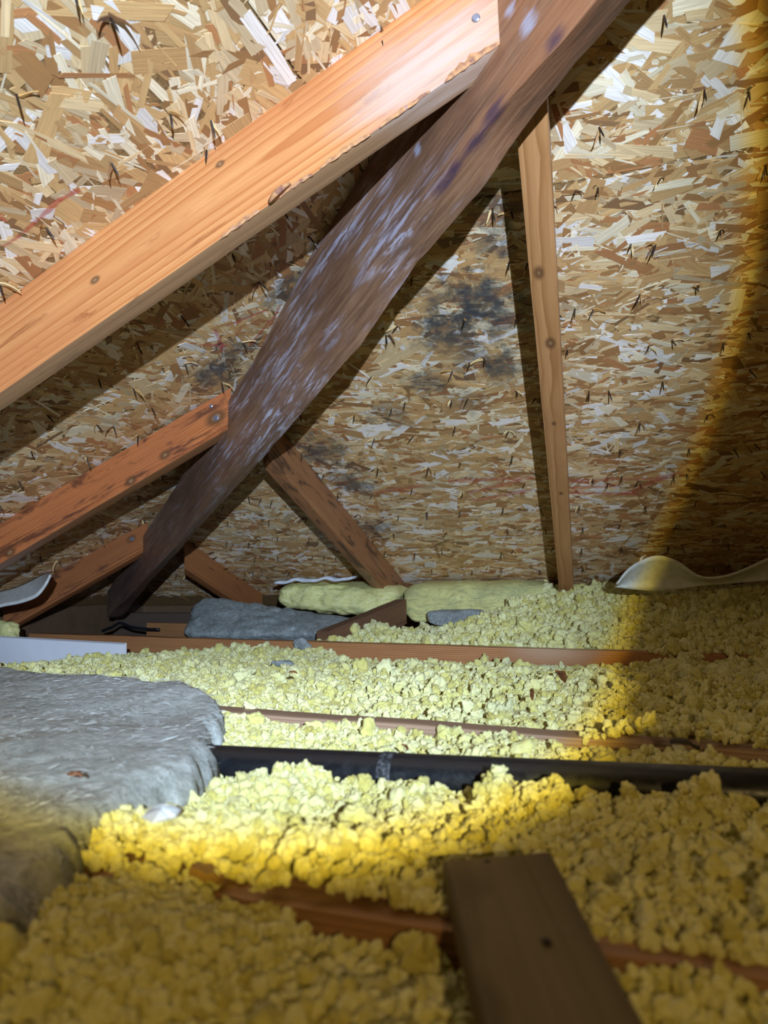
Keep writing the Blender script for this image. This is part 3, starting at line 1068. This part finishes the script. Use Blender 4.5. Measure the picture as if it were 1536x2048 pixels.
# outline of the big grey batt (plan), used to keep the fill out from under it
BATT = [onZ(*q, .185)[:2] for q in ((0, 1325), (130, 1328), (250, 1338), (350, 1352), (440, 1372), (438, 1430), (416, 1488), (374, 1502), (322, 1520), (275, 1542), (218, 1574), (172, 1610), (132, 1668), (70, 1738), (20, 1790))]
BATT = np.array(BATT + [BATT[-1] + (-.35, -.02), BATT[0] + (-.55, -.3), BATT[0] + (-.3, -.02)])


def segdist(x, y, poly):
    x, y = np.asarray(x, float), np.asarray(y, float)
    best = np.full(x.shape, 9.)
    n = len(poly)
    for i in range(n):
        a, b = np.array(poly[i]), np.array(poly[(i + 1) % n])
        d = b - a
        t = np.clip(((x - a[0]) * d[0] + (y - a[1]) * d[1]) / (d @ d), 0, 1)
        best = np.minimum(best, np.hypot(x - a[0] - t * d[0], y - a[1] - t * d[1]))
    return best


jm = lambda x: 1.045 + (.84 - 1.045) * (x + 1.1) / 1.9          # front edge of the middle joist
jf = lambda x: 2.375 + (1.87 - 2.375) * (x + 2.3) / 3.25
jn_ = lambda x: .43 - .04 * (x + .75) / 1.45
pipe_y = .725


PLK = np.array([p[:2] for p in pc])
def under_plank(x, y, z):
    return np.where(inside(x, y, PLK), np.minimum(z, .128), z)


SIL = [(365, 1533), (419, 1544), (474, 1547), (524, 1537), (579, 1517), (610, 1524), (638, 1537), (656, 1560), (719, 1565), (769, 1565), (792, 1556), (833, 1537), (849, 1521), (865, 1556), (890, 1574), (938, 1592), (951, 1578),
       (969, 1542), (992, 1515), (1020, 1537), (1024, 1565), (1047, 1546), (1115, 1530), (1133, 1556), (1147, 1583), (1178, 1570), (1203, 1550), (1228, 1580), (1248, 1540), (1318, 1560), (1388, 1532), (1428, 1555), (1458, 1582), (1536, 1600), (1700, 1600)]
SIL = np.array([onY(*q, .672) for q in SIL])            # crest of the fill banked against the pipe
JN_ = np.array((.505, 3.25, 0)); JD_ = JN_ @ np.array((-2.3, 2.375 - .03, 0))
SIF = [(-100, 1334), (60, 1332), (170, 1326), (215, 1312), (246, 1296), (273, 1291), (292, 1310), (346, 1305), (401, 1285), (456, 1280), (533, 1275), (560, 1282), (610, 1278), (669, 1291), (682, 1307), (737, 1305), (764, 1323), (783, 1339), (796, 1323), (828, 1307), (901, 1310),
       (956, 1314), (992, 1310), (1047, 1305), (1084, 1314), (1138, 1316), (1170, 1316), (1200, 1310), (1290, 1300), (1536, 1290)]
SIF = np.array([on(*q, JN_, JD_) for q in SIF])         # crest of the fill against the farthest joist


def h_near(x, y):            # between the nearest joist and the middle joist
    base = .141 + (.009 + .012 * covered(x)) * np.exp(-((y - .455) / .045) ** 2) + .005 * np.sin(x * 23) * np.sin(y * 17) + bump2(x, y, -.3, .5, .1, .06, .010) + bump2(x, y, .05, .53, .12, .05, .012)
    rz = np.interp(x, SIL[:, 0], SIL[:, 2]) - .0075
    w = np.where(y < .672, np.exp(-((y - .672) / .05) ** 2), np.exp(-((y - .672) / .016) ** 2))
    z = base + (rz - base) * w
    z = np.where(y > .695, .118, z)
    return under_plank(x, y, np.where(y > .742, .134 + .004 * np.sin(x * 31), z))


def h_front(x, y): return under_plank(x, y, .142 - .005 * np.exp(-((y - .40) / .03) ** 2) * ~covered(x) + .008 * np.sin(x * 19 + 1) + bump2(x, y, -.22, .34, .08, .05, .012) + bump2(x, y, .1, .36, .1, .05, .006) - bump2(x, y, -.08, .385, .04, .03, .02) - bump2(x, y, .02, .36, .06, .03, .03))
def h_mid(x, y):
    t = np.clip((y - jm(x) - .05) / 1.1, 0, 1)
    z = .130 - .034 * t + .024 * (x > -.075) * np.exp(-((y - jm(x) - .01) / .06) ** 2) + bump2(x, y, -.35, 1.5, .5, .25, .012) + bump2(x, y, .1, 1.6, .4, .3, .010)
    rz = np.interp(x, SIF[:, 0], SIF[:, 2]) - .034
    w = np.exp(-((y - (jf(x) - .03)) / .12) ** 2)
    return z + (rz - z) * w


def h_far(x, y):
    t = np.clip((y - jf(x) - .04) / .75, 0, 1)
    z = .142 + .012 * (x > .01) * np.exp(-((y - jf(x)) / .08) ** 2) + .15 * np.clip((x + 1.0) / .35, 0, 1) * t * np.clip((x + .62) / .3 + .35, .15, 1) + bump2(x, y, -.22, 2.6, .22, .16, .02)
    return z + bump2(x, y, -.86, 2.40, .07, .06, .032)


covered = lambda x: (x < -.255) | ((x > -.226) & (x < -.186)) | (x > .07)
nb = lambda x, y: ~inside(x, y, BATT) | (segdist(x, y, BATT) < .008)
f_front = fill('loose_fill', 'loose yellow fill nearest the camera, in front of the nearest joist', h_front, (-.55, .55, .22, .425),
               lambda x, y: (y < jn_(x) - .002) & nb(x, y), 14000, lambda x, y: .0032 + 0 * x, .006, .007)
f_near = fill('loose_fill', 'loose yellow fill banked against the black pipe, between nearest and middle joists', h_near, (-.75, .75, .42, 1.05),
              lambda x, y: ((y > jn_(x) + .012) | ((y > jn_(x) - .002) & covered(x))) & (y < jm(x) - .003) & nb(x, y), 30000, lambda x, y: .0032 + .0016 * (y - .4), .008, .006, lambda x, y: y > jn_(x) + .047)
f_mid = fill('loose_fill', 'loose yellow fill between the middle joist and the farthest long joist', h_mid, (-1.6, .95, .88, 2.32),
             lambda x, y: (y > jm(x) + np.where(x > -.075, .0, .03)) & (y < jf(x) - .006) & nb(x, y) & (x > -1.62), 30000, lambda x, y: .0052 + .0025 * (y - 1), .012, .009, lambda x, y: y > jm(x) + .04)
f_far = fill('loose_fill', 'loose yellow fill heaped at the far eave behind the farthest long joist', h_far, (-1.02, .95, 1.93, 3.05),
             lambda x, y: (y > jf(x) + np.where(x > .01, -.01, .05)) & (x > -1.0 + .1 * (y - 2.2)) & (h_far(x, y) < zR(y) - .012) & ~((x < -.80) & (y > 2.46)) & ~((y > 2.62) & (x < -.42)), 13000, lambda x, y: .0085 + 0 * x, .014, .012, lambda x, y: y > jf(x) + .05)
# tufts climbing on the pipe
# ------------------------------------------------------------------ batts and tufts
def batt_mat(name, c0, c1, c2, stretch=(6, 60, 60), dirt=.0, bump=.6):
    k = NB(name, .8, .35)
    P = k.coord('Object')
    w = k.n('ShaderNodeVectorMath', operation='ADD')
    nz = k.n('ShaderNodeTexNoise'); k.put(nz.inputs['Vector'], P); nz.inputs['Scale'].default_value = 6
    k.put(w.inputs[0], P)
    sc_ = k.n('ShaderNodeVectorMath', operation='SCALE'); k.put(sc_.inputs[0], nz.outputs['Color']); sc_.inputs['Scale'].default_value = .12
    k.put(w.inputs[1], sc_.outputs[0])
    st_ = k.noise(k.map(w.outputs[0], stretch), 2.5, 5, .7)
    bl = k.noise(P, 9, 4, .6)
    fib = k.noise(k.map(w.outputs[0], (40, 260, 260)), 1.5, 4, .7)
    c = k.ramp(st_, [(.28, c0), (.5, c1), (.72, c2)])
    c = k.mix(k.step(bl, .45, .7, 0, .45), c, c0)
    c = k.mix(k.step(fib, .55, .75, 0, .35), c, c2)
    if dirt:
        dn = k.noise(k.map(P, (18, 50, 30), (4, 4, 4)), 1.4, 4, .6)
        c = k.mix(k.step(dn, .60, .72, 0, dirt), c, srgb(84, 66, 50))
    k.bump(k.math('ADD', k.math('ADD', st_, fib), bl), bump, .004)
    return k.out(c)


m_grey = batt_mat('grey_glass_wool', srgb(138, 140, 134), srgb(178, 180, 174), srgb(212, 215, 213), (30, 30, 30), dirt=.5)
m_dgrey = batt_mat('dusty_glass_wool', srgb(112, 118, 116), srgb(150, 156, 154), srgb(186, 192, 190), (30, 30, 30))
m_ybatt = batt_mat('yellow_glass_wool', srgb(186, 180, 104), srgb(232, 226, 150), srgb(246, 242, 196), (14, 60, 90))
m_ybatt2 = batt_mat('yellow_layered_wool', srgb(150, 160, 122), srgb(218, 214, 140), srgb(246, 236, 160), (8, 60, 60))


def drape(name, poly, top, bottom, mat, res=.012, amp=.008, edge_r=.03, seed=0., freq=14):
    """thick soft blanket with plan outline poly; top(x, y) its upper face"""
    poly = np.array(poly)
    x0_, y0_ = poly.min(0) - .01; x1_, y1_ = poly.max(0) + .01
    nx, ny = int((x1_ - x0_) / res) + 1, int((y1_ - y0_) / res) + 1
    gx, gy = np.meshgrid(np.linspace(x0_, x1_, nx), np.linspace(y0_, y1_, ny))
    wob = .008 * vnoise(np.stack([gx * 30, gy * 30, gx * 0 + seed], -1)) + .004 * vnoise(np.stack([gx * 90, gy * 90, gx * 0 + seed], -1))
    ins = inside(gx + wob, gy + wob, poly)
    d = np.where(ins, segdist(gx + wob, gy + wob, poly), 0)
    t = np.clip(d / edge_r, 0, 1); prof = np.sqrt(1 - (1 - t) ** 2)
    q = np.stack([gx, gy, gx * 0 + seed], -1)
    z = bottom + (top(gx, gy) - bottom) * (.12 + .88 * prof) + amp * fbm(q * freq, 4) * prof
    idx = -np.ones(nx * ny, int)
    cell = ins[:-1, :-1] & ins[:-1, 1:] & ins[1:, 1:] & ins[1:, :-1]
    I = np.arange(nx * ny).reshape(ny, nx)
    F4 = np.stack([I[:-1, :-1], I[:-1, 1:], I[1:, 1:], I[1:, :-1]], -1)[cell]
    used = np.unique(F4); idx[used] = np.arange(len(used))
    V = np.stack([gx, gy, z], -1).reshape(-1, 3)[used]
    Fc = idx[F4]
    nv = len(V)
    Vb = V.copy(); Vb[:, 2] = bottom
    faces = [tuple(q_) for q_ in Fc] + [tuple(q_[::-1] + nv) for q_ in Fc]
    ed = {}
    for q_ in Fc:
        for i in range(4):
            a, b = int(q_[i]), int(q_[(i + 1) % 4])
            if (b, a) in ed: del ed[(b, a)]
            else: ed[(a, b)] = 1
    faces += [(b, a, a + nv, b + nv) for a, b in ed]
    return link(name, mesh(name, np.concatenate([V, Vb]), faces), mat), (lambda x, y: None)


def whiskers(name, parent, pts, mat, L=.014, r=.00025, lift=.12, seed=1):
    """tufts of glass fibre combed over a batt: thin bent ribbons, one joined part"""
    rg = np.random.default_rng(seed)
    v, f = [], []
    swirl = vnoise(pts * 9 + seed) * 2.2 + vnoise(pts * 30 + seed) * .8
    for p, sw in zip(pts, swirl):
        a = sw + rg.normal(0, .45)
        d = np.array((math.cos(a), math.sin(a), rg.normal(.3, .6) * lift))
        b = np.array((-d[1], d[0], rg.normal(0, .4))); b /= np.linalg.norm(b)
        l = L * rg.uniform(.4, 1.6); k0 = len(v)
        c = b * rg.normal(0, .2)
        rr = r * rg.uniform(.4, 1.5)
        for t, w in ((0, .3), (.5, 1), (1, .2)):
            q = p + d * l * (t - .35) + c * l * t * t + P2(0, 0, .0012 - .002 * (t - .5) ** 2)
            v += [q - b * rr * w, q + b * rr * w]
        f += [(k0, k0 + 1, k0 + 3, k0 + 2), (k0 + 2, k0 + 3, k0 + 5, k0 + 4)]
    me = bpy.data.meshes.new(name); me.from_pydata([tuple(q) for q in v], [], f); me.update()
    o = link(name, me, mat, parent)
    o['kind'] = 'stuff'
    return o


def mesh_points(o, n, seed=0, up=True):
    me = o.data
    rg = np.random.default_rng(seed)
    N = len(me.polygons)
    c = np.zeros(N * 3); me.polygons.foreach_get('center', c); c = c.reshape(-1, 3)
    nn = np.zeros(N * 3); me.polygons.foreach_get('normal', nn); nn = nn.reshape(-1, 3)
    ok = np.where(nn[:, 2] > .0)[0] if up else np.arange(N)
    s = rg.choice(ok, n)
    return c[s] + rg.normal(0, .003, (n, 3)), nn[s]


k = NB('glass_fibre', .4, .6)
m_fib = k.out(k.ramp(k.n('ShaderNodeNewGeometry').outputs['Random Per Island'], [(0, srgb(146, 146, 138)), (.4, srgb(178, 180, 174)), (1, srgb(212, 215, 213))]))
k = NB('yellow_fibre', .5, .5)
m_yfib = k.out(srgb(236, 222, 150))

gtop = lambda x, y: .172 + .012 * vnoise(np.stack([x * 5, y * 5, x * 0 + 2], -1)) + .006 * np.clip((y - .5) * 2, 0, 1)
big, _ = drape('insulation_batt', BATT, gtop, .115, m_grey, .008, .004, .022, 1.)
tag(big, 'wide grey glass wool batt spread flat over the fill, largest, at the pipe end', 'insulation batt')
p_, n_ = mesh_points(big, 26000, 3)
whiskers('glass_fibres', big, p_, m_fib, .011, .00045)


def pillow(name, quad, depth, mat, label, cat='insulation batt', nx=48, ny=28, bulge=.03, amp=.012, seed=0., ragged=.012, freq=16, group=None, rnd=5.):
    """soft slab: front face given by 4 corners (tl, tr, br, bl), depth vector; rounded and lumpy"""
    tl, tr, br, bl = map(np.array, quad)
    dv = np.array(depth, float)
    bm = bmesh.new()
    g = {}
    nz = 10
    def P(u, v_, w):
        p = tl * (1 - u) * (1 - v_) + tr * u * (1 - v_) + br * u * v_ + bl * (1 - u) * v_ + dv * w
        return p
    ce = P(.5, .5, .5)
    V, Fc, idm = [], [], {}
    def vid(i, j, l):
        if (i, j, l) not in idm:
            u, v_, w = i / nx, j / ny, l / nz
            e = lambda t: .5 + .5 * math.copysign(abs(2 * t - 1) ** .9, 2 * t - 1)
            su, sv, sw = 2 * u - 1, 2 * v_ - 1, 2 * w - 1
            # round the box
            mx_ = max(abs(su), abs(sv), abs(sw))
            k_ = 1.04 * mx_ / (abs(su) ** rnd + abs(sv) ** rnd + abs(sw) ** rnd) ** (1 / rnd)
            p = P(.5 + .5 * su * k_, .5 + .5 * sv * k_, .5 + .5 * sw * k_)
            idm[(i, j, l)] = len(V); V.append(p)
        return idm[(i, j, l)]
    for i in range(nx):
        for j in range(ny):
            Fc.append((vid(i, j, 0), vid(i + 1, j, 0), vid(i + 1, j + 1, 0), vid(i, j + 1, 0)))
            Fc.append((vid(i, j, nz), vid(i, j + 1, nz), vid(i + 1, j + 1, nz), vid(i + 1, j, nz)))
    for i in range(nx):
        for l in range(nz):
            Fc.append((vid(i, 0, l), vid(i, 0, l + 1), vid(i + 1, 0, l + 1), vid(i + 1, 0, l)))
            Fc.append((vid(i, ny, l), vid(i + 1, ny, l), vid(i + 1, ny, l + 1), vid(i, ny, l + 1)))
    for j in range(ny):
        for l in range(nz):
            Fc.append((vid(0, j, l), vid(0, j + 1, l), vid(0, j + 1, l + 1), vid(0, j, l + 1)))
            Fc.append((vid(nx, j, l), vid(nx, j, l + 1), vid(nx, j + 1, l + 1), vid(nx, j + 1, l)))
    V = np.array(V)
    d = V - ce
    dl = d / (np.linalg.norm(d, axis=1)[:, None] + 1e-9)
    off = amp * fbm(V * freq + seed, 4) + ragged * .5 * vnoise(V * 60 + seed)
    V = V + dl * off[:, None]
    org = ce
    o = link(name, mesh(name, V - org, Fc), mat)
    o.location = org
    tag(o, label, cat, group)
    return o


# dusty grey piece behind the farthest joist
gb = pillow('insulation_batt', [onY(398, 1188, 2.62), onY(716, 1236, 2.50), onY(712, 1268, 2.36), onY(365, 1268, 2.42)], (.0, .10, -.06), m_dgrey,
            'crumpled dusty grey wool batt lying behind the farthest joist', amp=.014, seed=3., ragged=.014, rnd=7., freq=20)
yb = pillow('insulation_batt', [onY(548, 1168, 2.64), onY(790, 1172, 2.66), onY(765, 1238, 2.62), onY(535, 1216, 2.62)], (0, .26, .015), m_ybatt,
            'rounded pale yellow batt end with a white paper edge, beside the mottled rafter', amp=.015, freq=24, rnd=3.6, seed=5., ragged=.004)
k = NB('kraft_facing', .6)
m_white = k.out(k.ramp(k.noise(k.coord(), 40, 3), [(.3, srgb(196, 200, 206)), (.7, srgb(226, 230, 236))]))
v, f = [], []
for i in range(26):
    t = i / 25
    q = onY(548 + 155 * t, 1166 - 9 * t ** .5 + 2.2 * math.sin(t * 17), 2.615)
    for a, b in ((0, 0), (0, .010), (.09, .016), (.09, .011)):
        v.append(q + P2(0, a, b - .006 + .002 * math.sin(t * 31)))
for i in range(25):
    for c in range(4): f.append((i * 4 + c, i * 4 + (c + 1) % 4, i * 4 + 4 + (c + 1) % 4, i * 4 + 4 + c))
f += [(3, 2, 1, 0), (100, 101, 102, 103)]
world_child('paper_facing', mesh('paper_facing', v, f), m_white, yb, 'wavy white paper edge')
yb2 = pillow('insulation_batt', [onY(806, 1168, 2.72), onY(1112, 1166, 2.74), onY(1060, 1232, 2.66), onY(812, 1250, 2.60)], (0, .17, .012), m_ybatt2,
             'layered yellow and green batt filling the eave between the two right-hand rafters', amp=.008, seed=9., ragged=.004)
yb3 = pillow('insulation_batt', [onY(850, 1222, 2.545), onY(965, 1220, 2.545), onY(940, 1256, 2.50), onY(858, 1250, 2.50)], (0, .06, .0), m_dgrey,
             'small dark grey batt scrap tucked under the layered yellow batt', amp=.010, seed=12., nx=24, ny=14, ragged=.006)
lt = pillow('insulation_tuft', [onY(-40, 1240, 2.0), onY(18, 1244, 2.0), onY(24, 1282, 1.98), onY(-40, 1284, 1.98)], (0, .05, 0), m_ybatt,
            'pale green wool tuft at the far end of the white board', 'insulation', nx=16, ny=12, amp=.008, seed=15.)
for i, (q, s, lab) in enumerate((((560, 1335), .030, 'upper of two grey dust tufts on the middle fill'), ((657, 1388), .026, 'lower of two grey dust tufts on the middle fill'),
                                 ((600, 1290), .026, 'grey dust tuft hanging over the top edge of the farthest joist'))):
    Yq = (1.70, 1.34, 2.13)[i]
    c_ = onY(*q, Yq)
    pillow('dust_tuft', [c_ + P2(-s, 0, s * .45), c_ + P2(s, 0, s * .4), c_ + P2(s * .9, 0, -s * .6), c_ + P2(-s * .8, 0, -s * .6)], (0, .02, .0), m_dgrey, lab, 'insulation', nx=18, ny=14, amp=.008, seed=20. + i, freq=40)

# ------------------------------------------------------------------ white sheets
def sheet(name, rim, foot, thick, mat, label, cat, rows=8, curve=0.):
    """thin stiff sheet between two polylines"""
    rim, foot = np.array(rim), np.array(foot)
    n = len(rim)
    V, Fc = [], []
    for j in range(rows + 1):
        t = j / rows
        for i in range(n):
            p = rim[i] * (1 - t) + foot[i] * t
            V.append(p + P2(0, curve * math.sin(math.pi * t), 0))
    for j in range(rows):
        for i in range(n - 1): Fc.append((j * n + i, j * n + i + 1, (j + 1) * n + i + 1, (j + 1) * n + i))
    c_ = np.mean(V, 0)
    o = link(name, mesh(name, np.array(V) - c_, Fc), mat)
    o.location = c_
    md = o.modifiers.new('thick', 'SOLIDIFY'); md.thickness = thick; md.offset = 0
    return tag(o, label, cat)


def smooth_line(pts, n=36):
    pts = np.array(pts, float)
    t = np.linspace(0, len(pts) - 1, n)
    out = []
    for s in t:
        i = min(int(s), len(pts) - 2); f_ = s - i
        p0, p1, p2, p3 = pts[max(i - 1, 0)], pts[i], pts[i + 1], pts[min(i + 2, len(pts) - 1)]
        out.append(.5 * (2 * p1 + (p2 - p0) * f_ + (2 * p0 - 5 * p1 + 4 * p2 - p3) * f_ ** 2 + (3 * p1 - p0 - 3 * p2 + p3) * f_ ** 3))
    return np.array(out)


k = NB('white_foam', .45, .5)
m_foam = k.out(k.ramp(k.noise(k.coord(), 60, 4), [(.3, srgb(196, 196, 190)), (.7, srgb(222, 222, 216))]))
rim = smooth_line([(1234, 1168), (1262, 1134), (1310, 1112), (1352, 1122), (1400, 1153), (1450, 1152), (1500, 1134), (1560, 1108), (1640, 1098)])
foot = smooth_line([(1230, 1174), (1262, 1178), (1310, 1182), (1352, 1180), (1400, 1172), (1450, 1168), (1500, 1164), (1560, 1160), (1640, 1158)])
yq = np.linspace(2.34, 2.42, 36)
sheet('vent_baffle', [onY(*q, y) for q, y in zip(rim, yq)], [onY(*q, y + .05) for q, y in zip(foot, yq)], .006, m_foam, 'wavy white foam vent baffle lying on the fill at the right edge', 'baffle', curve=.02)
rimL = smooth_line([(-70, 1232), (0, 1213), (40, 1205), (72, 1193), (90, 1172), (101, 1150)], 24)
footL = smooth_line([(-70, 1208), (0, 1184), (30, 1176), (60, 1163), (82, 1152), (100, 1147)], 24)
sheet('vent_baffle', [onY(*q, 1.90) for q in rimL], [onY(*q, 2.02) for q in footL], .007, m_foam, 'small curled white foam baffle at the left edge under the rafters', 'baffle')
wb = [onY(-120, 1268, 1.96), onY(248, 1289, 1.94), onY(248, 1330, 1.90), onY(-120, 1330, 1.92)]
k = NB('white_board', .5, .5)
m_wb = k.out(k.mix(k.step(k.noise(k.coord(), 45, 5, .7), .6, .75, 0, .35), srgb(232, 234, 240), srgb(170, 170, 174)))
c_ = np.mean(wb, 0)
v, f = [], []
for off in (P2(0, 0, 0), P2(0, .012, .004)):
    for t in np.linspace(0, 1, 12):
        v += [wb[0] * (1 - t) + wb[1] * t + off - c_, wb[3] * (1 - t) + wb[2] * t + off - c_]
for i in range(11):
    a = i * 2
    f += [(a, a + 1, a + 3, a + 2), (24 + a, 24 + a + 2, 24 + a + 3, 24 + a + 1), (a, a + 2, a + 26, a + 24), (a + 1, a + 25, a + 27, a + 3)]
f += [(0, 24, 25, 1), (22, 23, 47, 46)]
o = link('foam_board', mesh('foam_board', v, f, False), m_wb); o.location = c_
tag(o, 'flat white board strip at the left, in front of the farthest joist', 'board')
# torn paper scrap
out = [(284, 1632), (300, 1616), (322, 1608), (345, 1609), (361, 1618), (352, 1630), (330, 1636), (305, 1643)]
pts = [onZ(*q, .178 + .006 * (i in (2, 3, 4))) for i, q in enumerate(out)]
c_ = np.mean(pts, 0)
v = [p - c_ for p in pts] + [p - c_ - P2(0, 0, .0012) for p in pts] + [P2(0, 0, .0025), P2(0, 0, .0013)]
n = len(pts)
f = [(i, (i + 1) % n, 16) for i in range(n)] + [((i + 1) % n + n, i + n, 17) for i in range(n)] + [(i + n, (i + 1) % n + n, (i + 1) % n, i) for i in range(n)]
k = NB('paper', .6, .4)
m_pap = k.out(k.mix(k.step(k.noise(k.map(k.coord(), (30, 160, 30)), 1.5, 3), .55, .62, 0, .5), srgb(214, 218, 226), srgb(150, 158, 170)))
o = link('paper_scrap', mesh('paper_scrap', v, f, False), m_pap); o.location = c_
tag(o, 'torn bluish white paper scrap lying on yellow fill below the grey batt', 'paper')

# ------------------------------------------------------------------ small debris
k = NB('bark_chip', .7)
m_chip = k.out(k.ramp(k.noise(k.coord(), 80, 3), [(.3, srgb(84, 48, 24)), (.7, srgb(140, 84, 40))]))


def chip(q, Z, L, W, rz, tilt, label, mat=None, name='wood_chip', cat='wood chip'):
    rg = np.random.default_rng(int(q[0]))
    v, f = [], []
    for i in range(6):
        t = i / 5 - .5
        w = W * (1 - (2 * t) ** 2 * .7) * rg.uniform(.7, 1.2)
        z = .15 * L * math.cos(t * 3) + rg.normal(0, W * .06)
        v += [(t * L, -w / 2, z), (t * L, w / 2, z), (t * L, w / 2, z - W * .3), (t * L, -w / 2, z - W * .3)]
    for i in range(5):
        for c in range(4): f.append((i * 4 + c, i * 4 + (c + 1) % 4, i * 4 + 4 + (c + 1) % 4, i * 4 + 4 + c))
    f += [(3, 2, 1, 0), (20, 21, 22, 23)]
    o = link(name, mesh(name, v, f, False), mat or m_chip)
    o.location = onZ(*q, Z)
    o.rotation_euler = (0, tilt, rz)
    return tag(o, label, cat)


chip((1122, 1352), .163, .045, .014, 1.3, .5, 'largest brown bark chip standing in the middle fill at the right')
chip((1064, 1388), .160, .030, .008, 1.7, .7, 'thin brown chip left of the largest bark chip')
chip((586, 1344), .158, .016, .010, .4, .1, 'small brown chip beside the upper grey dust tuft')
chip((810, 1493), .150, .013, .005, 1.2, .6, 'tiny brown chip in the fill just behind the pipe')
chip((1270, 1278), .165, .05, .004, .1, .1, 'thin twig of wood on the fill at the beam edge, behind the farthest joist')
chip((415, 1745), .152, .022, .016, .6, .3, 'flat tan bark flake in the dim foreground fill', NB('tan_bark', .7).out(srgb(150, 116, 70)))
chip((150, 1478 + 70), .186, .012, .006, .3, 0, 'small dark crumb on the grey batt')
chip((1370, 1488), .155, .03, .014, .2, .2, 'dark grey chip in the dim fill behind the pipe', NB('dark_chip', .7).out(srgb(60, 58, 56)))
chip((1285, 1118), .375, .035, .006, 1.0, -.6, 'pale wood splinter standing behind the foam baffle', NB('pale_splinter', .6).out(srgb(222, 196, 150)), 'wood_splinter', 'wood chip')
# black cable in the corner
v, f = tube([onY(*q, 2.56) for q in smooth_line([(205, 1262), (225, 1254), (240, 1246), (262, 1254), (290, 1258), (318, 1259)], 20)], .006, 10)
o = link('cable', mesh('cable', v, f), m_pipe)
tag(o, 'short black cable lying in front of the light brown block', 'cable')

# repeats share a group
GROUPS = {'ceiling_joist': 'ceiling joists across the attic floor', 'loose_fill': 'bays of loose yellow fill', 'dust_tuft': 'grey dust tufts on the fill', 'wood_chip': 'chips of wood and bark lying about',
          'insulation_batt': 'glass wool batts', 'vent_baffle': 'white foam vent baffles'}
for o in list(S.objects):
    if o.parent is None and o.name.split('.')[0] in GROUPS: o['group'] = GROUPS[o.name.split('.')[0]]
for o in (L1, L2, L3): o['group'] = 'rafters under the left slope'
for o in (R1, R2, R3): o['group'] = 'rafters under the far slope'
